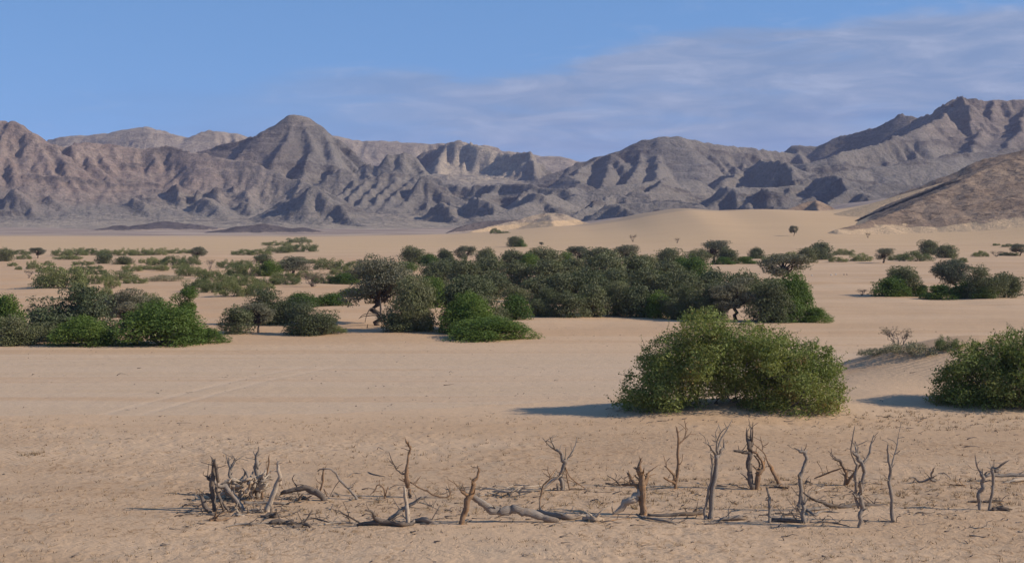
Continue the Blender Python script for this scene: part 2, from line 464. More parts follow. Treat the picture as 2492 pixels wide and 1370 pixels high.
RANGE = [
 # back plateau
 ([(-500, 330, 2700), (110, 346, 2700), (200, 331, 2700), (300, 319, 2690), (360, 313, 2680), (400, 320, 2680), (460, 337, 2700), (500, 323, 2680), (540, 320, 2680), (600, 327, 2680), (660, 335, 2700), (810, 331, 2700), (900, 341, 2700), (1000, 347, 2700), (1080, 345, 2700), (1150, 352, 2700), (1300, 377, 2700), (1360, 381, 2700), (1400, 389, 2700), (1480, 402, 2700), (1700, 400, 2750), (2100, 390, 2750)], .42),
 # left massif and its long red wall
 ([(-500, 262, 1800), (-250, 262, 1770), (-100, 272, 1750), (0, 291, 1720), (40, 298, 1715), (80, 323, 1700), (115, 348, 1690), (140, 374, 1690), (170, 364, 1705), (195, 348, 1725), (260, 353, 1745), (330, 362, 1755), (420, 365, 1755), (500, 374, 1740), (560, 392, 1730), (650, 418, 1700), (740, 440, 1680), (800, 462, 1660), (850, 492, 1640), (900, 535, 1600)], .60),
 ([(0, 291, 1720), (10, 400, 1650), (30, 500, 1590), (60, 548, 1560)], .80),
 ([(60, 320, 1705), (95, 420, 1640), (120, 500, 1590), (150, 545, 1560)], .80),
 ([(-80, 280, 1740), (-70, 420, 1640), (-40, 540, 1560)], .80),
 ([(190, 450, 1655), (215, 520, 1600)], .8), ([(262, 430, 1670), (300, 520, 1600)], .75), ([(340, 470, 1640), (375, 530, 1590)], .8),
 ([(430, 445, 1655), (455, 525, 1590)], .85), ([(480, 470, 1640), (505, 540, 1580)], .9), ([(530, 460, 1640), (560, 535, 1580)], .8), ([(600, 465, 1640), (640, 545, 1570)], .85),
 # pyramid peak
 ([(440, 390, 1880), (480, 373, 1870), (540, 352, 1860), (600, 336, 1850), (630, 322, 1850), (660, 303, 1850), (690, 285, 1850), (715, 276, 1850), (740, 284, 1850), (770, 300, 1850), (810, 328, 1850), (840, 355, 1840), (870, 385, 1830), (900, 405, 1820)], .80),
 ([(715, 278, 1850), (700, 330, 1810), (660, 400, 1755), (640, 430, 1730)], .85),
 ([(725, 280, 1850), (760, 360, 1790), (740, 420, 1735)], .9),
 ([(775, 305, 1848), (820, 390, 1780), (800, 440, 1720)], .9),
 ([(620, 328, 1848), (590, 380, 1800), (560, 400, 1760)], .9),
 # dark knobs
 ([(872, 405, 1730), (892, 390, 1730), (905, 402, 1725)], 1.3),
 ([(925, 390, 1725), (940, 374, 1725), (985, 366, 1725), (1010, 371, 1725), (1030, 402, 1715), (1042, 425, 1700)], 1.25),
 ([(800, 420, 1720), (840, 405, 1725), (870, 420, 1720), (910, 432, 1700)], 1.1),
 # fluted wall below the knobs
 ([(790, 455, 1680), (860, 440, 1690), (950, 432, 1690), (1045, 428, 1690), (1090, 440, 1680), (1150, 455, 1660)], .8),
 ([(1045, 428, 1690), (1005, 475, 1620), (955, 528, 1545)], .95), ([(1005, 430, 1690), (965, 470, 1625), (925, 512, 1565)], .95),
 ([(968, 432, 1690), (930, 470, 1625), (893, 505, 1570)], .95), ([(930, 434, 1690), (898, 462, 1635), (866, 492, 1585)], .95),
 ([(895, 436, 1690), (868, 460, 1640), (842, 484, 1595)], .95), ([(860, 440, 1690), (838, 462, 1645), (815, 482, 1600)], .95),
 ([(1075, 436, 1685), (1055, 480, 1620), (1010, 540, 1530)], .95), ([(1110, 446, 1675), (1095, 490, 1610), (1060, 545, 1520)], .95),
 # dark cone in front
 ([(758, 456, 1500), (715, 485, 1480), (660, 530, 1450), (640, 545, 1440)], .62), ([(758, 456, 1500), (800, 470, 1480), (850, 505, 1450), (900, 545, 1430)], .55), ([(758, 456, 1500), (765, 545, 1410)], .6),
 # middle mountain with the pale hollow
 ([(980, 385, 2250), (1050, 356, 2250), (1085, 344, 2240), (1115, 336, 2230), (1150, 342, 2220), (1190, 357, 2200), (1230, 367, 2180), (1262, 371, 2150), (1290, 369, 2140), (1302, 380, 2140)], .95),
 ([(1085, 346, 2240), (1070, 390, 2180), (1060, 420, 2120)], .8), ([(1290, 369, 2140), (1300, 400, 2110), (1310, 430, 2060)], 1.3), ([(1240, 370, 2175), (1250, 400, 2130)], 1.3),
 ([(1060, 420, 2100), (1130, 432, 2080), (1230, 436, 2060), (1300, 438, 2050)], .30),
 # fluted mountain right of centre
 ([(1290, 440, 1980), (1340, 420, 1990), (1400, 392, 2000), (1450, 378, 2000), (1500, 368, 2000), (1530, 356, 2000), (1570, 342, 2000), (1610, 332, 2000), (1650, 330, 2000), (1690, 340, 2010), (1750, 351, 2020), (1830, 358, 2040), (1890, 366, 2060), (1960, 380, 2080)], .72),
 ([(1455, 380, 1995), (1420, 410, 1940), (1385, 440, 1890)], .95), ([(1500, 370, 1995), (1478, 405, 1930), (1462, 445, 1860)], .95),
 ([(1560, 375, 1975), (1548, 410, 1910), (1525, 440, 1855)], .95), ([(1600, 372, 1970), (1600, 420, 1890), (1590, 450, 1840)], .85),
 # right massif
 ([(1860, 395, 2120), (1890, 383, 2110), (1930, 354, 2100), (1990, 353, 2090), (2030, 331, 2080), (2100, 318, 2060), (2140, 305, 2050), (2200, 278, 2030), (2240, 281, 2010), (2275, 274, 1980), (2290, 255, 1960), (2315, 238, 1950), (2330, 235, 1945), (2345, 240, 1940), (2390, 249, 1950), (2415, 239, 1950), (2460, 235, 1950), (2500, 237, 1950), (2620, 225, 1950), (2900, 250, 1950), (3200, 300, 1950)], .80),
 ([(2338, 240, 1942), (2290, 285, 1870), (2220, 318, 1810), (2140, 345, 1760), (2080, 362, 1720), (2030, 380, 1690)], .80),
 ([(2415, 240, 1950), (2400, 300, 1860), (2370, 360, 1780)], .85), ([(2500, 240, 1950), (2480, 320, 1830), (2440, 380, 1750)], .85),
 # stepped dark ridges below it
 ([(1905, 388, 1800), (1890, 396, 1770), (1830, 410, 1720), (1750, 438, 1650)], .75),
 ([(2030, 382, 1690), (1960, 400, 1680), (1900, 404, 1700)], .5),
 ([(2492, 350, 1760), (2350, 372, 1700), (2200, 395, 1640), (2090, 410, 1600), (2010, 425, 1570), (1930, 448, 1530), (1830, 455, 1500), (1770, 452, 1480), (1745, 475, 1450), (1725, 505, 1410)], .62),
 ([(1850, 458, 1500), (1825, 485, 1450), (1805, 515, 1410)], .85), ([(2015, 428, 1565), (2000, 455, 1510), (1940, 490, 1440), (1900, 515, 1400)], .8), ([(1930, 452, 1528), (1900, 475, 1480), (1860, 505, 1420)], .9),
 ([(2200, 440, 1500), (2130, 448, 1480), (2060, 462, 1450), (2030, 485, 1410), (2000, 515, 1370)], .8), ([(2250, 455, 1450), (2180, 475, 1420), (2130, 505, 1380)], .7),
 ([(2450, 380, 1600), (2350, 420, 1550), (2280, 450, 1500), (2200, 470, 1460)], .6),
 # foothills in the middle
 ([(1160, 452, 1640), (1230, 446, 1620), (1300, 444, 1600), (1350, 455, 1580), (1400, 470, 1540)], .7), ([(1200, 450, 1620), (1150, 490, 1540), (1110, 535, 1470)], .85), ([(1300, 446, 1600), (1265, 480, 1540), (1240, 510, 1480)], .85), ([(1350, 458, 1575), (1320, 482, 1530)], .9),
 ([(1340, 470, 1500), (1270, 500, 1440), (1190, 530, 1400), (1110, 552, 1380)], .5), ([(1400, 470, 1520), (1480, 455, 1540), (1560, 450, 1560), (1620, 440, 1600), (1700, 440, 1620)], .6),
 ([(1380, 420, 1800), (1420, 440, 1750), (1370, 462, 1690)], .7), ([(1500, 468, 1450), (1440, 492, 1400), (1395, 525, 1350)], .75), ([(1510, 470, 1450), (1600, 478, 1430), (1690, 490, 1400)], .5), ([(1625, 432, 1560), (1590, 455, 1520), (1560, 470, 1490)], .8),
 ([(1540, 452, 1460), (1565, 446, 1460), (1590, 455, 1455)], 1.2), ([(1480, 495, 1360), (1450, 520, 1330)], .9),
 ([(1490, 497, 1340), (1560, 492, 1340), (1640, 487, 1340), (1700, 497, 1330), (1760, 515, 1320)], .6),
 # scarps whose steep left faces lie in shade (each line runs from far to near)
 ([(1743, 437, 1900), (1847, 394, 1720), (1890, 391, 1650)], .40, 1.1), ([(1720, 509, 1600), (1757, 449, 1480), (1775, 449, 1440)], .40, 1.2),
 ([(1790, 505, 1560), (1834, 460, 1450), (1850, 458, 1420)], .40, 1.2), ([(1890, 500, 1700), (1904, 467, 1620), (1994, 434, 1540), (2024, 422, 1500)], .38, 1.2),
 ([(2200, 300, 2250), (2284, 276, 2080), (2325, 235, 1960), (2345, 242, 1900)], .75, 1.2), ([(1885, 384, 2300), (1930, 352, 2150), (1945, 380, 2050)], .7, 1.2),
 ([(1383, 440, 2150), (1460, 388, 2000), (1490, 374, 1960)], .6, 1.1), ([(1016, 545, 1560), (1060, 503, 1480), (1075, 500, 1460)], .45, 1.1),
 ([(1110, 525, 1560), (1158, 485, 1470), (1175, 487, 1450)], .45, 1.1), ([(1400, 530, 1420), (1500, 500, 1330), (1520, 505, 1310)], .40, 1.2),
 ([(958, 520, 1700), (1000, 460, 1660), (1035, 420, 1640)], .7, 1.1), ([(458, 527, 1660), (493, 472, 1600), (505, 480, 1590)], .6, 1.2),
 ([(3, 540, 1640), (27, 462, 1570), (40, 470, 1560)], .6, 1.2), ([(643, 540, 1560), (693, 493, 1480), (757, 457, 1450)], .5, 1.0),
 ([(98, 525, 1640), (117, 478, 1580), (128, 485, 1570)], .6, 1.2), ([(135, 380, 1900), (190, 347, 1760)], .7, 1.1), ([(2050, 500, 1560), (2090, 470, 1440), (2110, 468, 1400)], .4, 1.2),
 ([(300, 520, 1650), (318, 470, 1600), (330, 478, 1590)], .6, 1.3), ([(575, 520, 1640), (590, 490, 1590)], .6, 1.3), ([(1230, 512, 1560), (1290, 470, 1490), (1310, 472, 1470)], .45, 1.1),
]

def build_range():
    cell = 4.5
    x0, x1, y0, y1 = -1150, 1350, 1180, 2950
    xs = np.arange(x0, x1, cell); ys = np.arange(y0, y1, cell)
    X, Y = np.meshgrid(xs, ys)
    wx = 7 * NZ.fbm(X * .012, Y * .012, 3); wy = 16 * NZ2.fbm(X * .010, Y * .010, 3)
    Z = ridge_field(X + wx, Y + wy, RANGE)
    base = 1.5 + 4 * sstep(1300, 1750, Y) + 3.2 * NZ3.fbm(X * .008, Y * .008, 4)
    far_base = 60 * sstep(1850, 2600, Y)
    base = base + far_base
    k = 5.0                                        # soft union with the valley floor
    Z = base + k * np.log1p(np.exp(np.clip((Z - base) / k, -40, 40)))
    rel = np.clip((Z - base) / 30, 0, 1)
    Z = Z + rel * (7.0 * NZ2.fbm(X * .0085, Y * .0085, 4, .5) + 1.6 * NZ3.fbm(X * .05, Y * .05, 3))
    # hard and soft beds: benches and low cliffs that follow level lines
    bed = 11.0
    zw = Z + 5 * NZ.fbm(X * .006, Y * .006, 2) + .02 * X
    fr = zw / bed - np.floor(zw / bed)
    ter = (np.floor(zw / bed) + sstep(.35, .75, fr)) * bed - zw
    Z = Z + ter * .75 * rel * sstep(-.1, .3, NZ3.fbm(X * .004 + 2, Y * .004, 3))
    rng = np.random.RandomState(5)
    keep = Z.copy()
    Z = erode(Z, 9, 18000, 40, rng, mask=(rel > .05) & ((NZ2.fbm(X * .005 + 3, Y * .005, 2) > .08) | ((np.abs(U0 + F * X / Y - 950) < 190) & (Y < 1720)) | ((U0 + F * X / Y < 700) & (Y < 1690)) | ((U0 + F * X / Y > 1700) & (NZ3.fbm(X * .007, Y * .007, 2) > .1))))
    Z = Z + np.clip((keep - Z), 0, 6) * .25
    # render mesh: columns fan out with distance so that near and far slopes carry the same detail
    nc, nr = 860, 560
    s = np.linspace(-.42, .46, nc)
    yy = np.concatenate([np.linspace(1190, 2150, 430), np.linspace(2153, 2940, nr - 430)])
    S, YY = np.meshgrid(s, yy)
    XX = S * YY
    zz = bilerp(Z, (XX - x0) / cell, (YY - y0) / cell)
    b2 = bilerp(base, (XX - x0) / cell, (YY - y0) / cell)
    rr = np.clip((zz - b2) / 14, 0, 1)
    crag = np.clip(.25 + 1.2 * NZ.fbm(XX * .007, YY * .007, 3), 0, 1)
    strat = np.sin(zz * .9 + 2.5 * NZ.fbm(XX * .02, YY * .02, 2))
    zz = zz + rr * (.9 * NZ3.ridged(XX * .05, YY * .05, 4, .6) + crag * (1.5 * NZ2.ridged(XX * .11, YY * .09, 4, .6) + .6 * strat))
    zz = zz - 5 * (1 - sstep(0, .25, rr)) * (1 - sstep(1250, 1330, YY))
    wall = sstep(1250, 1150, U0 + F * XX / YY) * sstep(1780, 1700, YY) * rr
    zz = zz + wall * (2.3 * NZ.ridged(XX * .055 + .012 * YY, YY * .010, 3, .5))
    oc = sstep(.16, .30, NZ.fbm(XX * .011 + 5, YY * .011 + .05 * zz, 4, .55)) * rr
    zz = zz + oc * (1.2 + 1.9 * NZ2.ridged(XX * .09, YY * .09, 3, .6))
    gy, gx = np.gradient(zz, axis=(0, 1))
    dyy = np.gradient(YY, axis=0); dxx = np.gradient(XX, axis=1)
    slope = np.hypot(gx / dxx, gy / dyy)
    u = U0 + F * XX / YY
    v = VH - F * (zz - CZ) / YY
    red = sstep(820, 380, u) * sstep(2100, 1850, YY) * sstep(8, 45, zz - b2 + 18 * NZ.fbm(XX * .015, YY * .015, 3))
    red = np.clip(red + .55 * sstep(2300, 2600, YY) + .5 * sstep(2150, 2350, u) * sstep(70, 120, zz), 0, 1)
    px, py, pz = P(1165, 408, 2160)
    hollow = np.exp(-((XX - px) / 62) ** 2 - ((YY - py) / 95) ** 2) * 1.5
    px, py, pz = P(725, 286, 1850)
    hollow = hollow + .5 * np.exp(-((XX - px - 6) / 22) ** 2) * sstep(112, 128, zz) * (np.abs(YY - py) < 60)
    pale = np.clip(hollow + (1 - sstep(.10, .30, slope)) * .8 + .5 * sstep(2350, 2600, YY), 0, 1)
    me = np_mesh('mountain_range', np.stack([XX, YY, zz], -1).reshape(-1, 3), grid_faces(nr, nc), True, {
        'red': ('POINT', red), 'pale': ('POINT', pale), 'crag': ('POINT', np.clip(.55 * crag * sstep(.3, .8, slope) + .8 * oc * sstep(.15, .6, slope), 0, 1)),
        'zone': ('POINT', np.clip(.5 + .9 * NZ2.fbm(XX * .0045 + 1, YY * .0045, 3), 0, 1))})
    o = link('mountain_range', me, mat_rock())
    tag(o, kind='structure')
    return o

def mat_rock():
    m, t = new_mat('mountain_rock')
    p = t.n('ShaderNodeTexCoord').outputs['Object']
    big = t.noise(t.scale(p, (.012, .012, .03)), 1.0, 5, .6, .4)
    mid = t.noise(t.scale(p, (.06, .06, .12)), 1.0, 6, .65, .3)
    fine = t.noise(p, .35, 6, .7)
    z = t.n('ShaderNodeSeparateXYZ', ins={0: p}).outputs[2]
    stv = t.n('ShaderNodeCombineXYZ', ins={2: t.m('ADD', t.m('MULTIPLY', z, .22), t.m('MULTIPLY', mid, 1.6))}).outputs[0]
    st = t.noise(stv, 1.0, 4, .6)
    red = t.attr('red').outputs['Fac']; pale = t.attr('pale').outputs['Fac']; crag = t.attr('crag').outputs['Fac']
    grey = t.mix(t.ramp(big, .34, .66), (.128, .111, .099), (.195, .171, .151))
    grey = t.mix(t.m('MULTIPLY', t.attr('zone').outputs['Fac'], .75), grey, (.272, .228, .188))
    rd = t.mix(t.ramp(mid, .35, .65), (.225, .160, .130), (.325, .238, .190))
    c = t.mix(t.m('MULTIPLY', red, t.ramp(big, .25, .55, .65, 1.0)), grey, rd)
    c = t.mix(t.m('MULTIPLY', crag, t.ramp(mid, .38, .56, .3, .9)), c, (.088, .074, .070))
    c = t.mix(t.m('MULTIPLY', t.ramp(st, .52, .66), .35), c, (.33, .27, .215))
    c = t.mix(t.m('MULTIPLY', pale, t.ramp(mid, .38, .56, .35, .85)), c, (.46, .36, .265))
    c = t.mix(1.0, c, t.mix(t.ramp(fine, .3, .7), (.68, .74, .74), (1.22, 1.22, 1.22)), 'MULTIPLY')
    nb = bump(t, fine, .8, 2.2)
    nb = bump(t, mid, .7, 6.0, nb)
    out_surface(t, bsdf(t, c, .95, nb, .05))
    return m
build_range()

def hill(name, ridges, xr, yr, res, mat, warp=2.0, rough=1.0, kx=.05, sink=3.0, attrs_fn=None, rock=0.0, soft=0.0, ky=1.0):
    xs = np.arange(xr[0], xr[1] + res[0], res[0]); ys = np.arange(yr[0], yr[1] + res[1], res[1])
    X, Y = np.meshgrid(xs, ys)
    wx = warp * NZ.fbm(X * kx, Y * kx, 3); wy = warp * 1.5 * NZ2.fbm(X * kx + 9, Y * kx, 3)
    g = ground_z(X, Y)
    Z = ridge_field(X + wx, Y + wy, ridges, floor=-40.0, ky=ky)
    if soft > 0:
        Z = (g - sink) + soft * np.log1p(np.exp(np.clip((Z - g + sink) / soft, -40, 40)))
    rel = np.clip((Z - g + .4) / 3, 0, 1)
    Z = Z + rel * rough * (1.0 * NZ2.ridged(X * kx * 1.6, Y * kx * 1.6, 4, .55) + .35 * NZ3.fbm(X * kx * 7, Y * kx * 7, 3, .6))
    if rock > 0:
        rk = np.maximum(NZ3.fbm(X * .55, Y * .40, 3, .65) - .12, 0)
        patch = sstep(-.1, .35, NZ.fbm(X * .03 + 4, Y * .05, 3))
        Z = Z + rel * rock * rk * (.35 + patch)
    Z = np.maximum(Z, g - sink)
    at = attrs_fn(X, Y, Z, g) if attrs_fn else {}
    me = np_mesh(name, np.stack([X, Y, Z], -1).reshape(-1, 3), grid_faces(*X.shape), True, at)
    o = link(name, me, mat)
    tag(o, kind='structure')
    return o

def mat_hill(name, base_a, base_b, sand, dark):
    m, t = new_mat(name)
    p = t.n('ShaderNodeTexCoord').outputs['Object']
    big = t.noise(t.scale(p, (.03, .03, .06)), 1.0, 5, .6, .5)
    mid = t.noise(t.scale(p, (.22, .16, .3)), 1.0, 6, .68, .5)
    fine = t.noise(p, 1.4, 5, .7)
    vo = t.n('ShaderNodeTexVoronoi', ins={'Vector': t.scale(p, (.7, .55, .8)), 'Scale': 1.0})
    sa = t.attr('sandy').outputs['Fac']
    c = t.mix(t.ramp(big, .34, .66), base_a, base_b)
    c = t.mix(t.m('MULTIPLY', t.ramp(mid, .50, .62), .8), c, dark)
    c = t.mix(t.m('MULTIPLY', t.ramp(vo.outputs['Distance'], .34, .2), t.ramp(mid, .40, .60)), c, dark)
    c = t.mix(t.ramp(t.m('ADD', sa, t.m('MULTIPLY', t.m('SUBTRACT', mid, .5), 1.1)), .38, .62), c, sand)
    c = t.mix(1.0, c, t.mix(t.ramp(fine, .3, .7), (.78, .78, .78), (1.18, 1.18, 1.18)), 'MULTIPLY')
    nb = bump(t, fine, .7, .5)
    nb = bump(t, mid, .7, 1.2, nb)
    out_surface(t, bsdf(t, c, .95, nb, .05))
    return m

M_BROWN = mat_hill('brown_hill_rock', (.278, .194, .132), (.365, .262, .180), (.56, .395, .24), (.13, .092, .066))
M_DARK = mat_hill('dark_hill_rock', (.10, .082, .078), (.15, .122, .112), (.34, .26, .20), (.06, .05, .05))
M_LEDGE_SHADE = mat_hill('shaded_dark_rock', (.115, .088, .07), (.17, .13, .10), (.50, .35, .21), (.06, .047, .040))  # dark ledge rock, with the shade of its left-facing scarp put into the colour
M_TAN = mat_hill('tan_hill_sand', (.40, .30, .205), (.47, .345, .235), (.57, .395, .23), (.17, .13, .105))

def sandy_low(lo, hi, amt=1.0):
    def fn(X, Y, Z, g):
        return {'sandy': ('POINT', amt * (1 - sstep(lo, hi, Z - g + 1.2 * NZ.fbm(X * .06, Y * .06, 3))))}
    return fn

# the brown stony hill on the right: a front ridge and a higher one behind it, sand blown up between them
def right_hill():
    front = [([(2040, 559, 520), (2075, 552, 530), (2130, 537, 545), (2200, 510, 568), (2270, 476, 588), (2345, 441, 608), (2410, 408, 628), (2460, 388, 640), (2520, 370, 650), (2700, 340, 655), (2900, 330, 655)], .42)]
    ledge = [([(2050, 550, 642), (2072, 540, 637), (2105, 525, 632), (2160, 504, 626), (2230, 474, 620), (2300, 447, 616), (2340, 436, 614)], .5, 1.7)]
    back = [([(2175, 486, 752), (2215, 464, 752), (2260, 447, 750), (2330, 418, 745), (2400, 390, 742), (2450, 376, 740), (2500, 367, 740), (2650, 340, 740), (3000, 330, 740)], .45)]
    hill('rocky_hill', front, (95, 310), (340, 720), (.62, .85), M_BROWN, 2.0, .7, .045, 2.5,
         lambda X, Y, Z, g: {'sandy': ('POINT', np.clip(1.0 - sstep(.2, 3.4, Z - g + 1.5 * NZ.fbm(X * .06, Y * .05, 4)) + .45 * np.maximum(NZ2.fbm(X * .02, Y * .03, 3), 0), 0, 1))}, rock=1.0, soft=.8, ky=.42)
    hill('rock_ledge', ledge, (110, 190), (595, 680), (.5, .6), M_LEDGE_SHADE, .8, .35, .10, 2.5, sandy_low(-2, -1), rock=.8)
    hill('rocky_hill', back, (155, 380), (640, 860), (.9, 1.2), M_BROWN, 2.5, 1.0, .045, 2.5, sandy_low(.4, 2.0), rock=1.2, soft=.8)
right_hill()
hill('sand_ramp', [([(1985, 548, 700), (2040, 535, 700), (2100, 515, 700), (2160, 494, 700), (2230, 468, 700), (2290, 446, 700), (2330, 440, 705), (2400, 450, 710)], .30)], (90, 280), (640, 760), (1.0, 1.4), M_TAN, .8, .12, .03, 2.5, lambda X, Y, Z, g: {'sandy': ('POINT', np.full(X.shape, 1.4))}, soft=1.5)
# low dark mounds out on the plain
hill('dark_mound', [([(275, 590, 830), (310, 581, 840), (340, 577, 845), (372, 581, 845), (420, 590, 835)], .35)], (-240, -150), (800, 890), (.9, 1.5), M_DARK, 1.5, .35, .06, 2, sandy_low(-.5, .5))
hill('dark_mound', [([(540, 566, 1080), (580, 552, 1100), (640, 545, 1110), (700, 556, 1100), (760, 568, 1080)], .18), ([(700, 556, 1100), (740, 555, 1100), (780, 566, 1090)], .2)], (-240, -80), (960, 1230), (1.2, 2.4), M_DARK, 3, .8, .03, 2, sandy_low(-.5, 1.2))
hill('dark_mound', [([(-120, 590, 700), (-20, 589, 700), (40, 592, 700), (110, 600, 690)], .16)], (-280, -180), (640, 770), (1.2, 2.0), M_DARK, 2, .4, .05, 2, sandy_low(-.4, .8))
hill('dark_mound', [([(330, 556, 1250), (400, 540, 1270), (480, 548, 1260)], .16), ([(250, 556, 1200), (290, 549, 1210), (330, 556, 1200)], .2)], (-340, -200), (1120, 1350), (1.4, 2.6), M_DARK, 4, 1.0, .03, 2, sandy_low(-.3, 2.2))
# dark toe and pale sand hill where the dunes meet the plain
hill('dark_toe_hill', [([(1090, 567, 960), (1125, 552, 975), (1170, 540, 990), (1230, 537, 1000), (1300, 535, 1010)], .40)], (-60, 40), (900, 1090), (.9, 1.6), M_DARK, 2.0, .7, .05, 2, sandy_low(.2, 1.2))
hill('sand_hill', [([(1150, 562, 880), (1230, 544, 900), (1290, 527, 910), (1325, 519, 915), (1365, 520, 915), (1400, 537, 910), (1440, 546, 900)], .38), ([(1340, 522, 915), (1345, 548, 860)], .30)], (-50, 70), (800, 1000), (.9, 1.4), M_TAN, 2.0, .5, .06, 2, sandy_low(.5, 5.5), rock=.8, soft=1.0)
hill('pyramid_hill', [([(1905, 515, 1010), (1950, 497, 1020), (1985, 487, 1025), (2008, 497, 1025), (2030, 515, 1020)], .6), ([(1985, 487, 1025), (1992, 515, 985)], .55)], (140, 230), (950, 1080), (.9, 1.4), M_BROWN, 1.5, .6, .05, 3, sandy_low(-2, -1))
# stony ledges showing through the dunes
hill('rock_ledge', [([(1575, 611, 470), (1600, 603, 475), (1625, 597, 480), (1648, 592, 490)], .22)], (38, 56), (445, 515), (.35, .8), M_DARK, .6, .15, .2, 1.2, sandy_low(-.3, .1), rock=.5)
hill('rock_ledge', [([(1700, 582, 545), (1740, 576, 550), (1800, 571, 560)], .10)], (60, 82), (530, 580), (.5, .9), M_DARK, .8, .1, .2, 1.2, sandy_low(-.1, .5), rock=.3)

# ------------------------------------------------------------------ air
def build_haze():
    bm = bmesh.new()
    bmesh.ops.create_cube(bm, size=1.0)
    for v in bm.verts:
        v.co = Vector((v.co.x * 11000, v.co.y * 11000, 260.0 if v.co.z > 0 else -45.0))
    me = bpy.data.meshes.new('haze'); bm.to_mesh(me); bm.free()
    m = bpy.data.materials.new('desert_air'); m.use_nodes = True
    t = NT(m.node_tree)
    vol = t.n('ShaderNodeVolumePrincipled')
    vol.inputs['Color'].default_value = (.66, .66, .95, 1)
    vol.inputs['Density'].default_value = 8.5e-5
    vol.inputs['Anisotropy'].default_value = 0.0
    t.n('ShaderNodeOutputMaterial', ins={1: vol.outputs[0]})
    o = link('haze', me, m)
    tag(o, 'thin bluish desert air over the valley', kind='stuff')
    return o
build_haze()
# ------------------------------------------------------------------ plants
def leaf_mesh(name, pts, nrm, size, rng, var=None, aspect=2.0):
    """a cloud of small pointed leaves: pts (n,3), nrm (n,3) facing, size (n,)"""
    n = len(pts)
    r = rng.normal(size=(n, 3))
    t = np.cross(nrm, r); t /= np.linalg.norm(t, axis=1, keepdims=True) + 1e-9
    b = np.cross(nrm, t); b /= np.linalg.norm(b, axis=1, keepdims=True) + 1e-9
    s = size[:, None]
    L = t * s * .5 * math.sqrt(aspect); Wd = b * s * .5 / math.sqrt(aspect)
    fold = nrm * s * .12
    v = np.stack([pts - L, pts + Wd + fold, pts + L, pts - Wd + fold], 1).reshape(-1, 3)
    f = np.arange(4 * n).reshape(n, 4)
    if var is None: var = rng.rand(n)
    return np_mesh(name, v, f, False, {'var': ('FACE', var)})

def clump_points(clumps, n, rng, inner=.35, up=.25, rag=1.0):
    """sample leaves over a set of ellipsoid clumps (cx,cy,cz,rx,ry,rz)"""
    c = np.asarray(clumps, float)
    area = (c[:, 3] * c[:, 4] * c[:, 5]) ** (2 / 3)
    k = rng.choice(len(c), n, p=area / area.sum())
    d = rng.normal(size=(n, 3)); d /= np.linalg.norm(d, axis=1, keepdims=True)
    rad = np.where(rng.rand(n) < inner, rng.rand(n) ** .5, .86 + .22 * rng.rand(n) ** 1.5)
    # ragged outline: leaves follow little sprays
    lobes = 1 + rag * (.20 * np.sin(d[:, 0] * 7 + k * 1.7) * np.sin(d[:, 1] * 6 + k) + .16 * np.sin(d[:, 2] * 9 + k * 2.3))
    p = c[k, :3] + d * c[k, 3:] * (rad * lobes)[:, None]
    nr = d * .75 + rng.normal(size=(n, 3)) * .65
    nr[:, 2] += up
    nr /= np.linalg.norm(nr, axis=1, keepdims=True)
    tone = (rng.rand(len(c))[k]) * .5 + rng.rand(n) * .5
    return p, nr, tone

def tube_arrays(path, rad, sides=6, rng=None, rough=.0, cap=True):
    path = np.asarray(path, float); rad = np.asarray(rad, float)
    n = len(path)
    tg = np.gradient(path, axis=0); tg /= np.linalg.norm(tg, axis=1, keepdims=True) + 1e-9
    ref = np.array([0.31, 0.93, 0.17])
    a = np.cross(tg, ref); a /= np.linalg.norm(a, axis=1, keepdims=True) + 1e-9
    b = np.cross(tg, a)
    th = np.linspace(0, 2 * np.pi, sides, endpoint=False)
    rr = rad[:, None] * np.ones(sides)
    if rough and rng is not None:
        prof = 1 + rough * rng.normal(size=sides) * .7
        rr = rr * (prof[None, :] + rough * rng.normal(size=(n, sides)) * .6)
    v = path[:, None, :] + rr[..., None] * (np.cos(th)[None, :, None] * a[:, None, :] + np.sin(th)[None, :, None] * b[:, None, :])
    v = v.reshape(-1, 3)
    f = []
    for i in range(n - 1):
        for j in range(sides):
            k = (j + 1) % sides
            f.append((i * sides + j, i * sides + k, (i + 1) * sides + k, (i + 1) * sides + j))
    if cap:
        v = np.vstack([v, path[0] - tg[0] * rad[0] * .2, path[-1] + tg[-1] * rad[-1] * .5])
        c0, c1 = len(v) - 2, len(v) - 1
        for j in range(sides):
            k = (j + 1) % sides
            f.append((c0, k, j, j)); f.append((c1, (n - 1) * sides + j, (n - 1) * sides + k, (n - 1) * sides + k))
    return v, f

def poly_mesh(name, parts, smooth=True):
    vs, fs, o = [], [], 0
    for v, f in parts:
        vs.append(v)
        for q in f:
            fs.append(tuple(dict.fromkeys(i + o for i in q)))
        o += len(v)
    me = bpy.data.meshes.new(name)
    me.from_pydata(np.vstack(vs).tolist(), [], fs)
    me.polygons.foreach_set('use_smooth', [smooth] * len(me.polygons))
    me.update()
    return me

def limb(p0, p1, r0, r1, rng, n=6, wob=.06):
    p0 = np.asarray(p0, float); p1 = np.asarray(p1, float)
    t = np.linspace(0, 1, n)[:, None]
    L = np.linalg.norm(p1 - p0)
    path = p0 + (p1 - p0) * t + rng.normal(size=(n, 3)) * wob * L * np.sin(t * np.pi)
    return tube_arrays(path, np.linspace(r0, r1, n), 6, rng, .12)

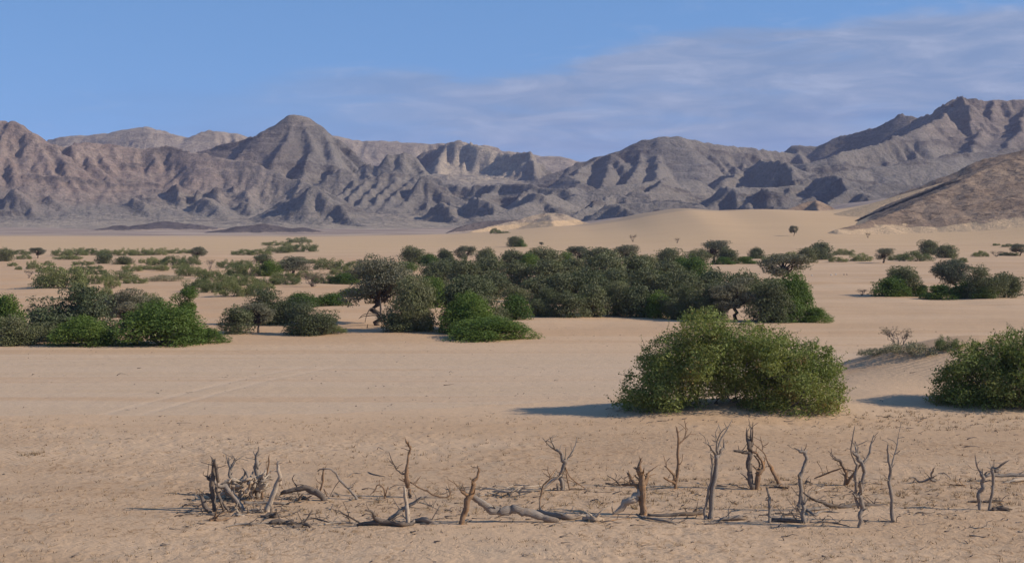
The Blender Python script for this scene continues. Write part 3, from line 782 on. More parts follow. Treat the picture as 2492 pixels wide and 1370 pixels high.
def mat_leaf(name, cols, trans=.25, dry=None):
    m, t = new_mat(name)
    v = t.attr('var').outputs['Fac']
    oi = t.n('ShaderNodeObjectInfo').outputs['Random']
    p = t.n('ShaderNodeTexCoord').outputs['Object']
    patch = t.noise(p, 3.2 if dry is None else 1.1, 3, .6)
    c = t.mix(t.ramp(v, .05, .95, smooth=False), cols[0], cols[1])
    c = t.mix(t.m('MULTIPLY', t.ramp(patch, .46, .64), .75), c, cols[2])
    if dry is not None:
        c = t.mix(t.m('MULTIPLY', t.ramp(t.noise(p, .8, 3, .6, .5), .56, .68), t.ramp(v, .35, .6)), c, dry)
    c = t.mix(1.0, c, t.mix(oi, (.72, .78, .74), (1.30, 1.20, 1.08)), 'MULTIPLY')
    d = bsdf(t, c, .62, None, .25)
    tr = t.n('ShaderNodeBsdfTranslucent', ins={0: t.mix(1.0, c, (1.2, 1.3, .6), 'MULTIPLY')})
    ms = t.n('ShaderNodeMixShader', ins={0: trans, 1: d, 2: tr.outputs[0]})
    out_surface(t, ms.outputs[0])
    return m

def mat_bark(name, a, b):
    m, t = new_mat(name)
    p = t.n('ShaderNodeTexCoord').outputs['Object']
    n = t.noise(t.scale(p, (9, 9, 2.5)), 1.0, 5, .65)
    c = t.mix(t.ramp(n, .35, .65), a, b)
    out_surface(t, bsdf(t, c, .9, bump(t, n, .7, .03), .1))
    return m

M_LEAF = {
    'acacia': mat_leaf('thorn_tree_leaf', ((.105, .108, .074), (.215, .210, .150), (.155, .148, .112)), .18),
    'dense': mat_leaf('grey_green_leaf', ((.086, .098, .052), (.195, .200, .112), (.140, .160, .070)), .18),
    'green': mat_leaf('bright_green_leaf', ((.062, .112, .024), (.140, .205, .048), (.120, .165, .036)), .28),
    'low': mat_leaf('olive_bush_leaf', ((.115, .140, .054), (.230, .250, .106), (.200, .195, .104)), .22),
    'pale': mat_leaf('pale_bush_leaf', ((.17, .165, .105), (.28, .26, .17), (.26, .22, .15)), .15),
    'twig': mat_leaf('sparse_dry_leaf', ((.16, .125, .075), (.27, .215, .125), (.15, .15, .075)), .05),
    'big': mat_leaf('spreading_bush_leaf', ((.080, .118, .030), (.235, .275, .098), (.175, .192, .060)), .30, (.24, .17, .085)),
    'straw': mat_leaf('straw_leaf', ((.30, .24, .12), (.44, .36, .20), (.18, .19, .075)), .2),
}
M_BARK = mat_bark('thorn_bark', (.055, .042, .034), (.12, .098, .082))
M_TWIG = mat_bark('dry_twig_bark', (.11, .088, .075), (.20, .165, .14))

def proto(kind, seed, n, fine=1.0):
    """unit plant: 1 wide, 1 tall, foot at the origin -> list of (part name, mesh, material)"""
    rng = np.random.RandomState(seed)
    asp = {'acacia': 1.15, 'dense': 1.5, 'green': 1.5, 'low': 3.0, 'pale': 4.0, 'twig': 1.2, 'tower': .62}[kind]   # real width : height
    parts = []
    cl = []
    if kind == 'acacia':
        # flat, layered crown on a few crooked limbs
        top = rng.randint(12, 16)
        for i in range(top):
            a = rng.rand() * 2 * np.pi; r = .36 * math.sqrt(rng.rand())
            h = .86 - .55 * r + rng.normal() * .06
            cl.append((math.cos(a) * r, math.sin(a) * r, h, .15 + .07 * rng.rand(), .15 + .07 * rng.rand(), (.075 + .04 * rng.rand()) * asp))
        for i in range(11):
            a = rng.rand() * 2 * np.pi; r = .16 + .22 * rng.rand()
            cl.append((math.cos(a) * r, math.sin(a) * r, .30 + .30 * rng.rand(), .13, .13, .10 * asp))
        stems = [limb((0, 0, -.03), (rng.normal() * .05, rng.normal() * .05, .38), .038, .030, rng, 6, .08)]
        for c in cl:
            fk = np.array([rng.normal() * .03, rng.normal() * .03, .30 + .1 * rng.rand()])
            stems.append(limb(fk, (c[0], c[1], c[2] - .02), .020, .007, rng, 5, .10))
        parts.append(('trunk', poly_mesh('trunk', stems), M_BARK))
        inner, size = .25, .028
    elif kind in ('dense', 'green', 'tower'):
        rows = 5
        for i in range({'dense': 40, 'green': 44, 'tower': 34}[kind]):
            h = rng.rand()
            if kind == 'tower': wid = .42 * (1 - .35 * h)
            elif kind == 'green': wid = .46 * math.sqrt(max(0, 1 - h ** 1.7)) + .02
            else: wid = .43 * math.sqrt(max(0.02, 1 - (1.2 * h - .32) ** 2)) * (1 if h > .15 else .92)
            a = rng.rand() * 2 * np.pi; r = wid * math.sqrt(rng.rand()) * .88
            q = .10 + .10 * rng.rand()
            cl.append((math.cos(a) * r, math.sin(a) * r, .05 + h * .80, q, q, q * asp * (.8 if kind == 'dense' else 1.0)))
        stems = []
        for j in range(3):
            a = rng.rand() * 6.28
            stems.append(limb((.04 * math.cos(a), .04 * math.sin(a), -.03), (.14 * math.cos(a), .14 * math.sin(a), .5), .022, .012, rng))
        for c in cl[:10]:
            stems.append(limb((c[0] * .3, c[1] * .3, .15), (c[0], c[1], c[2]), .012, .005, rng, 5, .1))
        parts.append(('trunk', poly_mesh('trunk', stems), M_BARK))
        inner, size = .22, .030
    elif kind in ('low', 'pale'):
        for i in range(64):
            x = (rng.rand() - .5) * .86; y = (rng.rand() - .5) * .7
            hh = (.55 + .45 * rng.rand()) * (1 - (abs(x) * 1.9) ** 3 * .6)
            q = .055 + .05 * rng.rand()
            cl.append((x, y, hh * rng.rand() ** .8 * .80 + .03, q, q, q * asp * .62))
        stems = [limb((rng.normal() * .05, rng.normal() * .05, -.03), (c[0], c[1], c[2]), .006, .003, rng, 4, .08) for c in cl[:14]]
        parts.append(('stem', poly_mesh('stem', stems), M_TWIG))
        inner, size = .25, .020
    elif kind == 'twig':
        stems = []
        tips = []
        for j in range(10):
            a = rng.rand() * 6.28; r = .18 + .18 * rng.rand()
            k = (r * math.cos(a), r * math.sin(a), .45 + .25 * rng.rand())
            stems.append(limb((0, 0, -.03), k, .013, .007, rng, 5, .08))
            for q in range(7):
                a2 = a + rng.normal() * .8; r2 = r + .16 * rng.rand()
                e = (r2 * math.cos(a2) * 1.1, r2 * math.sin(a2) * 1.1, k[2] + .08 + .3 * rng.rand())
                stems.append(limb(k, e, .006, .0025, rng, 4, .1)); tips.append(e)
        parts.append(('stem', poly_mesh('stem', stems), M_TWIG))
        cl = [(e[0], e[1], e[2], .05, .05, .05) for e in tips]
        n = int(n * .35)
        inner, size = .9, .018
    p, nr, tone = clump_points(cl, n, rng, inner)
    keep = p[:, 2] > .0
    p, nr, tone = p[keep], nr[keep], tone[keep]
    # fit the crown into the unit box
    hx = np.percentile(np.abs(p[:, 0]), 99.5); hz = np.percentile(p[:, 2], 99.7)
    sc = np.array([.5 / hx, .5 / hx, 1 / hz])
    p = p * sc
    for i, (nm, me, mt) in enumerate(parts):
        co = np.empty(len(me.vertices) * 3, dtype=np.float32); me.vertices.foreach_get('co', co)
        co = co.reshape(-1, 3) * sc; me.vertices.foreach_set('co', co.ravel().astype(np.float32)); me.update()
    sz = size * fine * (.55 + .9 * rng.rand(len(p)))
    # leaves keep their true shape once the plant is scaled to its width:height
    nr2 = nr * np.array([1, 1, 1])
    me = leaf_mesh('crown', p * np.array([1, 1, 1 / asp]), nr2, sz, rng, tone)
    co = np.empty(len(me.vertices) * 3, dtype=np.float32); me.vertices.foreach_get('co', co)
    co = co.reshape(-1, 3); co[:, 2] *= asp; me.vertices.foreach_set('co', co.ravel()); me.update()
    parts.append(('crown' if kind in ('acacia', 'dense', 'green', 'tower') else 'foliage', me, M_LEAF[{'tower': 'green'}.get(kind, kind)]))
    return parts

PROTO = {}
for _i in range(4):
    PROTO['acacia', _i] = proto('acacia', 100 + _i, 7000)
    PROTO['dense', _i] = proto('dense', 120 + _i, 8000)
    PROTO['green', _i] = proto('green', 140 + _i, 8000)
    PROTO['low', _i] = proto('low', 160 + _i, 6000)
for _i in range(2):
    PROTO['pale', _i] = proto('pale', 180 + _i, 4000)
    PROTO['twig', _i] = proto('twig', 190 + _i, 3000)
    PROTO['tower', _i] = proto('tower', 195 + _i, 15000, .9)
    PROTO['acacia_hi', _i] = proto('acacia', 200 + _i, 19000, .68)
    PROTO['dense_hi', _i] = proto('dense', 210 + _i, 22000, .68)
    PROTO['green_hi', _i] = proto('green', 220 + _i, 23000, .66)
for _k, _v in PROTO.items():
    for _nm, _me, _mt in _v:
        if not _me.materials: _me.materials.append(_mt)
_pick = random.Random(3)
NAME = {'acacia': 'thorn_tree', 'dense': 'thorn_tree', 'green': 'green_bush', 'low': 'low_bush', 'pale': 'low_bush', 'twig': 'dry_shrub', 'tower': 'green_bush'}
CATG = {'thorn_tree': 'tree', 'green_bush': 'bush', 'low_bush': 'bush', 'dry_shrub': 'shrub'}
NOUN = {'acacia': 'grey thorn tree', 'dense': 'dark thorn tree', 'green': 'bright green bush', 'low': 'low olive bush',
        'pale': 'pale dusty low bush', 'twig': 'bare grey-brown shrub', 'tower': 'tall bright green bush'}
def plant(u, v, w, h, kind, label, group, back=0.0):
    k0 = kind.replace('_hi', '')
    cnt = len([1 for q in PROTO if q[0] == kind])
    var = _pick.randrange(cnt)
    g = ground_hit(u, v)
    if back: g = Vector((g.x * (1 + back / g.y), g.y + back, float(ground_z(g.x * (1 + back / g.y), g.y + back))))
    grow = 1.0 if (w < 32 or 'dunes' in group or 'far right' in group) else 1.17
    W = w * grow / F * g.y; H = h * (1 + (grow - 1) * (.9 if k0 == 'low' else .35)) / F * g.y
    root = bpy.data.objects.new(NAME[k0], None)
    root.empty_display_size = .3
    COL.objects.link(root)
    root.location = (g.x, g.y, g.z - .02)
    root.rotation_euler = (0, 0, _pick.choice((0, R(180))) + R(_pick.uniform(-25, 25)))
    root.scale = (W, W * _pick.uniform(.8, 1.0), H)
    for nm, me, mt in PROTO[kind, var]:
        link(nm, me, None, root)
    tag(root, label, CATG[NAME[k0]], group)
    return root

ORD = ['first', 'second', 'third', 'fourth', 'fifth', 'sixth', 'seventh', 'eighth', 'ninth', 'tenth', 'eleventh', 'twelfth', 'thirteenth', 'fourteenth', 'fifteenth', 'sixteenth', 'seventeenth', 'eighteenth', 'nineteenth', 'twentieth']
def row(phrase, group, items):
    items = sorted(items, key=lambda q: q[0])
    for i, it in enumerate(items):
        u, v, w_, h_, k = it[:5]
        lab = it[5] if len(it) > 5 else '%s, %s from left, %s' % (NOUN[k.replace('_hi', '')], ORD[i], phrase)
        plant(u, v, w_, h_, k, lab, group)

def plants():
    row('far strip edging the stony plain', 'bushes in the far left strip', [
        (14, 636, 44, 31, 'dense'), (53, 620, 40, 11, 'low'), (92, 628, 34, 24, 'acacia'), (150, 623, 44, 16, 'low'), (187, 622, 46, 17, 'low'), (224, 621, 42, 15, 'low'),
        (265, 622, 40, 14, 'low'), (302, 622, 42, 16, 'low'), (340, 622, 46, 16, 'low'), (382, 621, 42, 16, 'low'), (435, 617, 58, 11, 'low'),
        (481, 632, 40, 30, 'acacia')])
    row('second strip on the left flat', 'bushes in the second left strip', [
        (58, 631, 32, 11, 'low'), (79, 655, 30, 22, 'low'), (119, 647, 26, 13, 'low'), (165, 632, 60, 10, 'low'), (204, 645, 44, 10, 'low'), (253, 642, 42, 26, 'dense'), (300, 644, 46, 20, 'dense'),
        (345, 641, 17, 13, 'low'), (382, 646, 48, 18, 'low'), (421, 646, 50, 21, 'low'), (462, 645, 46, 21, 'low'), (511, 657, 26, 28, 'twig'), (555, 652, 50, 18, 'low'), (640, 641, 46, 21, 'dense'),
        (588, 652, 46, 17, 'low'), (800, 656, 64, 25, 'low'), (720, 640, 60, 12, 'low'), (765, 642, 30, 12, 'low')])
    row('third strip on the left flat', 'bushes in the third left strip', [
        (45, 657, 18, 10, 'low'), (208, 658, 42, 12, 'low'), (240, 655, 22, 10, 'low'), (365, 657, 40, 10, 'low'), (392, 659, 34, 14, 'low'), (465, 672, 65, 23, 'low'), (575, 670, 46, 22, 'low'), (612, 672, 62, 32, 'low'), (655, 672, 62, 36, 'green'),
        (712, 670, 76, 44, 'acacia'), (700, 655, 44, 20, 'low'), (403, 684, 84, 15, 'pale'), (530, 690, 72, 28, 'low'), (575, 688, 44, 20, 'low')])
    row('fourth strip on the left flat', 'bushes in the fourth left strip', [
        (70, 677, 28, 21, 'twig', 'leafless twiggy shrub alone on sand near the left edge'),
        (150, 701, 116, 52, 'low', 'broad olive bush mound on the left flat, largest of its strip'), (125, 699, 60, 34, 'low'), (228, 691, 48, 25, 'low'), (290, 682, 80, 23, 'low'), (273, 702, 36, 27, 'low'),
        (480, 709, 62, 28, 'low'), (570, 721, 74, 33, 'low'), (618, 720, 42, 27, 'low'), (650, 694, 60, 19, 'low'), (698, 693, 60, 19, 'low'), (760, 698, 64, 38, 'twig'), (843, 691, 80, 26, 'green'), (520, 712, 46, 28, 'low'),
        (247, 728, 50, 26, 'low'), (352, 748, 56, 32, 'low'), (310, 745, 44, 22, 'dense')])
    row('loose scatter over the left flat', 'scattered bushes of the left flat', [
        (30, 648, 26, 10, 'low'), (110, 664, 40, 13, 'low'), (180, 668, 40, 16, 'low'), (235, 668, 44, 14, 'low'), (320, 660, 44, 16, 'low'), (330, 690, 50, 14, 'low'), (440, 656, 40, 14, 'low'), (500, 676, 40, 18, 'low'), (545, 705, 56, 24, 'low'),
        (600, 695, 50, 22, 'low'), (640, 706, 50, 18, 'low'), (690, 680, 50, 18, 'low'), (745, 680, 50, 20, 'low'), (790, 690, 54, 22, 'low'), (830, 668, 50, 18, 'low'), (870, 655, 60, 18, 'low'), (905, 662, 50, 18, 'low'), (880, 676, 60, 20, 'low'), (200, 712, 50, 20, 'low')])
    row('green island on the far dune', 'bushes of the green island', [
        (590, 621, 50, 13, 'low'), (632, 621, 52, 13, 'low'), (680, 616, 62, 17, 'low'), (735, 613, 60, 20, 'low'), (672, 598, 60, 10, 'low'), (728, 591, 54, 12, 'low')])
    # left front grove
    g = 'left front grove'
    for a in [
        (165, 826, 195, 122, 'dense_hi', 'largest dark grey-green thorn tree of the left front grove'),
        (14, 806, 96, 84, 'green', 'bright green bush cut by the left edge of the picture'),
        (52, 838, 134, 66, 'dense_hi', 'low grey thorn tree with stems showing, leftmost on the river bank'),
        (208, 841, 150, 68, 'green_hi', 'bright green bush at the foot of the large dark thorn tree'),
        (252, 770, 60, 52, 'dense', 'small dark thorn tree right behind the large dark one'),
        (305, 800, 116, 92, 'acacia_hi', 'spreading grey thorn tree between the two bright green bushes'),
        (398, 840, 222, 100, 'green_hi', 'wide bright green bush mound right of the left front grove'),
        (447, 834, 80, 128, 'tower', 'tall column of bright green foliage in the left front grove'),
        (382, 800, 64, 78, 'dense', 'dark thorn crown poking out behind the wide green mound'),
        (506, 834, 92, 34, 'green', 'low green skirt tapering right from the wide green mound'),
        (578, 812, 76, 64, 'dense', 'grey thorn tree just right of the tapering green skirt'),
        (628, 809, 72, 68, 'acacia', 'thin grey thorn tree beside a grey thorn tree on the bank'),
        (672, 788, 132, 80, 'dense_hi', 'dark rounded thorn tree behind two grey ones on the bank'),
        (762, 814, 116, 74, 'dense_hi', 'olive-grey thorn tree on the bank left of the trunked tree'),
        (735, 748, 80, 36, 'green', 'green bush behind the dark rounded thorn tree, left one'),
        (805, 744, 84, 30, 'green', 'green bush behind the olive-grey thorn tree, right one'),
        (815, 812, 50, 20, 'low', 'low green sprawl at the foot of the olive-grey thorn tree')]:
        plant(*a, g)
    g = 'centre front grove'
    for a in [
        (1000, 805, 108, 126, 'dense_hi', 'tall grey-green thorn tree right beside the tree with bare limbs'),
        (1024, 803, 56, 66, 'green', 'green bush low against the tall grey-green thorn tree'),
        (965, 806, 90, 40, 'dense', 'grey scrub at the foot of the tree with bare limbs'),
        (1152, 806, 140, 128, 'dense_hi', 'thorn tree rising out of the green skirt in the centre'),
        (1145, 814, 130, 96, 'green_hi', 'bright green curtain of leaves on the centre thorn tree'),
        (1185, 824, 206, 50, 'green_hi', 'wide low bright green skirt in the centre of the river bank'),
        (1252, 778, 78, 60, 'green', 'olive-green bush right of the centre thorn tree'),
        (1062, 748, 60, 68, 'green', 'bright green bush behind the tall grey-green thorn tree'),
        (860, 722, 80, 20, 'green', 'low green bush left behind the tree with bare limbs'),
        (930, 668, 70, 22, 'green', 'green bush on pale sand left of the big grove'),
        (985, 660, 60, 22, 'green', 'green bush on pale sand beside the big grove')]:
        plant(*a, g)
    G = 'the big grove in the middle'
    row('back row of the big grove', G, [(1003, 642, 58, 41, 'dense'), (1046, 648, 52, 30, 'green'), (1083, 641, 40, 34, 'dense'), (1131, 643, 46, 42, 'acacia'), (1183, 646, 48, 41, 'dense'), (1245, 651, 66, 43, 'dense'),
        (1320, 651, 86, 47, 'dense'), (1376, 650, 44, 36, 'green'), (1410, 646, 56, 44, 'acacia'), (1460, 651, 88, 46, 'dense'), (1520, 648, 60, 49, 'acacia'), (1632, 656, 72, 49, 'dense'), (1660, 670, 60, 44, 'green'), (1095, 660, 50, 34, 'dense'), (1290, 655, 50, 38, 'green'), (1570, 662, 60, 40, 'dense')])
    row('third row of the big grove', G, [(1070, 690, 84, 55, 'dense'), (1130, 695, 74, 62, 'dense'), (1190, 690, 84, 64, 'dense'), (1260, 700, 88, 62, 'dense'), (1330, 700, 94, 70, 'dense'), (1400, 690, 84, 62, 'dense'), (1470, 700, 104, 78, 'dense'),
        (1545, 695, 94, 72, 'dense'), (1620, 700, 94, 66, 'dense'), (1690, 690, 84, 62, 'green'), (1908, 692, 110, 70, 'acacia', 'rounded thorn crown standing highest at the right end of the big grove')])
    row('second row of the big grove', G, [(1090, 735, 66, 50, 'dense'), (1200, 728, 84, 62, 'dense'), (1310, 735, 84, 60, 'dense'), (1365, 735, 84, 66, 'dense'), (1430, 735, 94, 76, 'dense'), (1500, 730, 94, 72, 'dense'), (1580, 736, 104, 82, 'dense'), (1655, 738, 104, 78, 'dense'),
        (1735, 732, 104, 72, 'dense'), (1815, 740, 114, 78, 'dense'), (1880, 738, 90, 62, 'dense'), (1040, 715, 50, 40, 'green'), (1255, 738, 60, 40, 'dense')])
    row('front row of the big grove', G, [(1318, 770, 74, 66, 'dense_hi'), (1385, 772, 84, 60, 'dense'), (1440, 771, 74, 80, 'dense'), (1500, 769, 74, 80, 'dense_hi'), (1556, 771, 84, 78, 'dense'), (1604, 773, 74, 62, 'green'), (1655, 777, 92, 80, 'dense_hi'), (1722, 779, 84, 86, 'dense_hi'),
        (1792, 781, 112, 100, 'acacia_hi'), (1866, 783, 104, 96, 'dense_hi'), (1926, 782, 112, 112, 'green_hi'), (1902, 785, 80, 56, 'dense'), (1986, 784, 74, 34, 'green')])
    row('tree line along the far right sand', 'far right tree line', [(1700, 642, 64, 36, 'dense'), (1737, 640, 74, 55, 'acacia'), (1770, 642, 54, 40, 'dense'), (1760, 643, 60, 18, 'green'), (1812, 642, 70, 18, 'green'), (1842, 630, 46, 29, 'dense'), (1882, 640, 60, 22, 'low'), (1930, 638, 60, 26, 'low'),
        (1968, 640, 62, 38, 'dense'), (2000, 632, 74, 45, 'dense'), (2053, 621, 54, 16, 'low'), (2040, 638, 48, 13, 'low'), (2096, 636, 58, 20, 'low'), (2151, 640, 48, 36, 'acacia'), (2180, 634, 40, 16, 'low'), (2230, 636, 84, 26, 'low')])
    row('last clump at the far right', 'far right clump', [(2257, 620, 58, 36, 'dense'), (2307, 628, 72, 34, 'dense'), (2334, 640, 42, 14, 'low'), (2385, 625, 40, 15, 'low'), (2425, 625, 36, 15, 'twig'), (2455, 622, 50, 9, 'low'), (2482, 623, 48, 30, 'acacia'), (2425, 598, 19, 6, 'low'), (2452, 601, 30, 8, 'low')])
    row('islet group on the right river sand', 'right islet group', [(2098, 719, 31, 17, 'twig', 'small dry shrub alone on the right river sand'), (2168, 721, 90, 44, 'green'), (2190, 720, 84, 68, 'dense_hi'), (2240, 722, 50, 28, 'green'), (2290, 728, 88, 33, 'green'), (2320, 718, 90, 82, 'acacia_hi'), (2350, 725, 70, 40, 'green'),
        (2400, 725, 92, 72, 'dense_hi'), (2450, 724, 70, 58, 'dense'), (2395, 726, 60, 30, 'green')])
    g = 'plants out on the open dunes'
    for a in [(1254, 601, 44, 26, 'dense', 'round dark green tree alone on the open dune, centre'), (1268, 601, 30, 18, 'green', 'bright green bush against the lone round dune tree'), (1318, 598, 12, 9, 'acacia', 'tiny lone thorn tree on the dune right of the round tree'),
              (1540, 589, 20, 19, 'twig', 'bare brown little tree standing on the middle dune'), (1932, 574, 25, 25, 'acacia', 'lone flat-topped thorn tree on the dune by the brown hill'), (2112, 579, 16, 14, 'twig', 'tiny bare tree at the foot of the brown hill'),
              (1206, 569, 28, 14, 'low', 'small green bush at the foot of the pale sand hill'), (1225, 568, 34, 6, 'low', 'flat green patch of bush right of the sand hill bush'), (1648, 592, 16, 14, 'twig', 'faint bare shrub at the tip of the dark rock ledge'), (900, 628, 13, 7, 'low', 'tiny dark bush alone on the left dune slope')]:
        plant(*a, g)
plants()

# the tree with bare limbs sweeping down to the river bank
def limbed_tree():
    r = plant(922, 792, 150, 160, 'acacia_hi', 'grey thorn tree with bare arching limbs and visible trunk', 'centre front grove')
    base = ground_hit(927, 796)
    rng = np.random.RandomState(8)
    inv = r.matrix_basis.inverted()
    S = base.y / F
    def px(X, Y, off): return Vector((base.x + (840 + X / 10.38 - 927) * S, base.y + off, base.z + (796 - (700 + Y / 10.38)) * S))
    for pts in ([(900, 760, 0, 60), (900, 620, 0, 55), (890, 400, .1, 50), (880, 250, .2, 40)],
                [(900, 740, 0, 45), (800, 580, -.4, 30), (690, 500, -.8, 26), (620, 580, -1, 22), (570, 700, -1.1, 18), (540, 850, -1.2, 14)],
                [(880, 760, 0, 40), (780, 660, -.3, 26), (640, 640, -.6, 22), (480, 670, -.8, 18), (400, 740, -.9, 12)],
                [(870, 780, 0, 34), (780, 700, -.2, 26), (600, 700, -.4, 22), (450, 720, -.5, 16), (360, 770, -.6, 10)],
                [(920, 770, 0, 34), (1050, 710, -.3, 20), (1170, 640, -.4, 12)],
                [(600, 900, -1.0, 16), (590, 980, -1.0, 20), (560, 1070, -1.0, 30)]):
        q = smooth_path([np.array(px(a, b, o)) for a, b, o, t_ in pts], 4)
        rad = np.interp(np.linspace(0, 1, len(q)), np.linspace(0, 1, len(pts)), [p_[3] / 10.38 * S * .5 for p_ in pts])
        v, f = tube_arrays(q, rad, 7, rng, .15)
        v = np.array([inv @ Vector(c) for c in v])
        link('limb', poly_mesh('limb', [(v, f)]), M_BARK, r)

def smooth_path(pts, k=4):
    p = np.asarray(pts, float)
    if len(p) < 3:
        t = np.linspace(0, 1, k + 2)[:, None]
        return p[0] + (p[-1] - p[0]) * t
    e = np.vstack([2 * p[0] - p[1], p, 2 * p[-1] - p[-2]])
    out = []
    for i in range(len(p) - 1):
        a, b, c, d = e[i:i + 4]
        for t in np.linspace(0, 1, k, endpoint=False):
            out.append(.5 * ((2 * b) + (-a + c) * t + (2 * a - 5 * b + 4 * c - d) * t * t + (-a + 3 * b - 3 * c + d) * t ** 3))
    out.append(p[-1])
    return np.array(out)
limbed_tree()

# ------------------------------------------------------------------ the two big bushes close by
def inside(poly, u, v):
    c = np.zeros(len(u), bool)
    n = len(poly)
    for i in range(n):
        x0, y0 = poly[i]; x1, y1 = poly[(i + 1) % n]
        cond = ((y0 > v) != (y1 > v)) & (u < (x1 - x0) * (v - y0) / (y1 - y0 + 1e-9) + x0)
        c ^= cond
    return c

def big_bush(name, poly, ycen, depth, nclump, nleaf, seed, label, mat='big', rad=(.24, .60), leaf=.052):
    """a spreading bush: clumps fill a volume whose outline from the front is the given one; rounded in depth"""
    rng = np.random.RandomState(seed)
    us = [p[0] for p in poly]; vs = [p[1] for p in poly]
    poly_a = np.array(poly, float)
    cl = []
    tries = 0
    while len(cl) < nclump and tries < 60:
        tries += 1
        gu, gv = np.meshgrid(np.linspace(min(us), max(us), 24), np.linspace(min(vs), max(vs), 13))
        u = gu.ravel() + rng.uniform(-14, 14, gu.size); v = gv.ravel() + rng.uniform(-14, 14, gv.size)
        sh = rng.permutation(len(u)); u, v = u[sh], v[sh]
        ok = inside(poly, u, v)
        for a, b in zip(u[ok], v[ok]):
            # distance to the outline decides how far the bush bulges in depth
            d = 1e9
            for i in range(len(poly)):
                p0 = poly_a[i]; p1 = poly_a[(i + 1) % len(poly)]
                if p0[1] > max(vs) - 25 and p1[1] > max(vs) - 25: continue
                e = p1 - p0; t = np.clip(((a - p0[0]) * e[0] + (b - p0[1]) * e[1]) / (e @ e), 0, 1)
                d = min(d, math.hypot(a - p0[0] - t * e[0], b - p0[1] - t * e[1]))
            r = rng.uniform(*rad)
            dm = d / F * ycen
            if dm < r * .55: r = max(dm * 1.0, .16)
            half = depth * math.sqrt(np.clip(dm / 2.0, .03, 1))
            y = ycen + rng.uniform(-1, 1) * half
            x, yy, z = (a - U0) / F * ycen, y, CZ + (VH - b) / F * ycen
            cl.append((x, y, z, r, r, r * .85))
            if len(cl) >= nclump: break
    cl = np.array(cl)
    bx, by = float(np.mean(cl[:, 0])), ycen
    bz = float(ground_z(bx, by))
    org = np.array([bx, by, bz])
    root = bpy.data.objects.new(name, None); COL.objects.link(root); root.location = org
    p, nr, tone = clump_points(cl, nleaf, rng, .20, .3, 1.9)
    gz = ground_z(p[:, 0], p[:, 1])
    keep = p[:, 2] > gz + .03
    p, nr, tone = p[keep], nr[keep], tone[keep]
    sz = leaf * (.35 + 1.5 * rng.rand(len(p)) ** 2)
    link('foliage', leaf_mesh('foliage', p - org, nr, sz, rng, tone), M_LEAF[mat], root)
    stems = []
    for c in cl[rng.permutation(len(cl))[:26]]:
        f0 = np.array([bx + (c[0] - bx) * .55 + rng.normal() * .2, by + (c[1] - by) * .5, 0]); f0[2] = float(ground_z(f0[0], f0[1])) - .05
        stems.append(limb(f0 - org, c[:3] - org, .03, .010, rng, 9, .16))
    # leafy shoots breaking the outline
    link('stem', poly_mesh('stem', stems), M_TWIG, root)
    sh_p, sh_n, sh_v, tw = [], [], [], []
    for c in cl[rng.permutation(len(cl))[:300]]:
        d = rng.normal(size=3); d[2] = abs(d[2]) * 1.3 + .1; d /= np.linalg.norm(d)
        q0 = c[:3] + d * c[3] * .8; L = rng.uniform(.15, .60)
        q1 = q0 + d * L
        tw.append(limb(q0 - org, q1 - org, .008, .003, rng, 4, .06))
        for t in np.linspace(.1, 1, 12):
            sh_p.append(q0 + d * L * t + rng.normal(size=3) * .03); sh_n.append(rng.normal(size=3)); sh_v.append(rng.rand())
    sh_n = np.array(sh_n); sh_n /= np.linalg.norm(sh_n, axis=1, keepdims=True)
    link('shoot', leaf_mesh('shoot', np.array(sh_p) - org, sh_n, leaf * (.6 + .6 * rng.rand(len(sh_p))), rng, np.array(sh_v)), M_LEAF[mat], root)
    link('twig', poly_mesh('twig', tw), M_TWIG, root)['kind'] = 'stuff'
    tag(root, label, 'bush', 'big bushes on the near terrace')
    return root

big_bush('spreading_bush', [(1478, 990), (1502, 950), (1538, 912), (1556, 862), (1580, 832), (1610, 812), (1642, 818), (1660, 775), (1700, 755), (1745, 752), (1778, 770), (1790, 790), (1850, 785), (1890, 795), (1925, 830), (1965, 835), (2020, 848), (2035, 880), (2052, 925), (2048, 970), (2025, 1002), (1960, 1018), (1880, 1018), (1825, 1006), (1795, 985), (1745, 968), (1690, 978), (1650, 998), (1560, 1003)],
         59.0, 2.4, 280, 165000, 11, 'huge spreading green bush with dry patches on the near sand knoll')
big_bush('spreading_bush', [(2258, 990), (2275, 945), (2280, 905), (2300, 888), (2318, 858), (2355, 836), (2400, 826), (2440, 812), (2466, 800), (2490, 808), (2540, 800), (2600, 800), (2650, 860), (2660, 940), (2640, 1000), (2500, 1006), (2360, 1004), (2290, 1000)],
         60.0, 2.3, 210, 130000, 12, 'large green bush cut off by the right edge beside the small dune')
plant(2185, 866, 74, 52, 'twig', 'straw-coloured dry shrub behind the small rippled dune', 'plants by the small dune', 1.5)
plant(2215, 860, 120, 26, 'pale', 'low pale scrub along the crest behind the small dune', 'plants by the small dune')
plant(2130, 864, 70, 18, 'pale', 'dry scrub left of the straw-coloured shrub', 'plants by the small dune')
plant(2305, 852, 60, 30, 'low', 'small green bush peeking over the dune beside the large right bush', 'plants by the small dune')
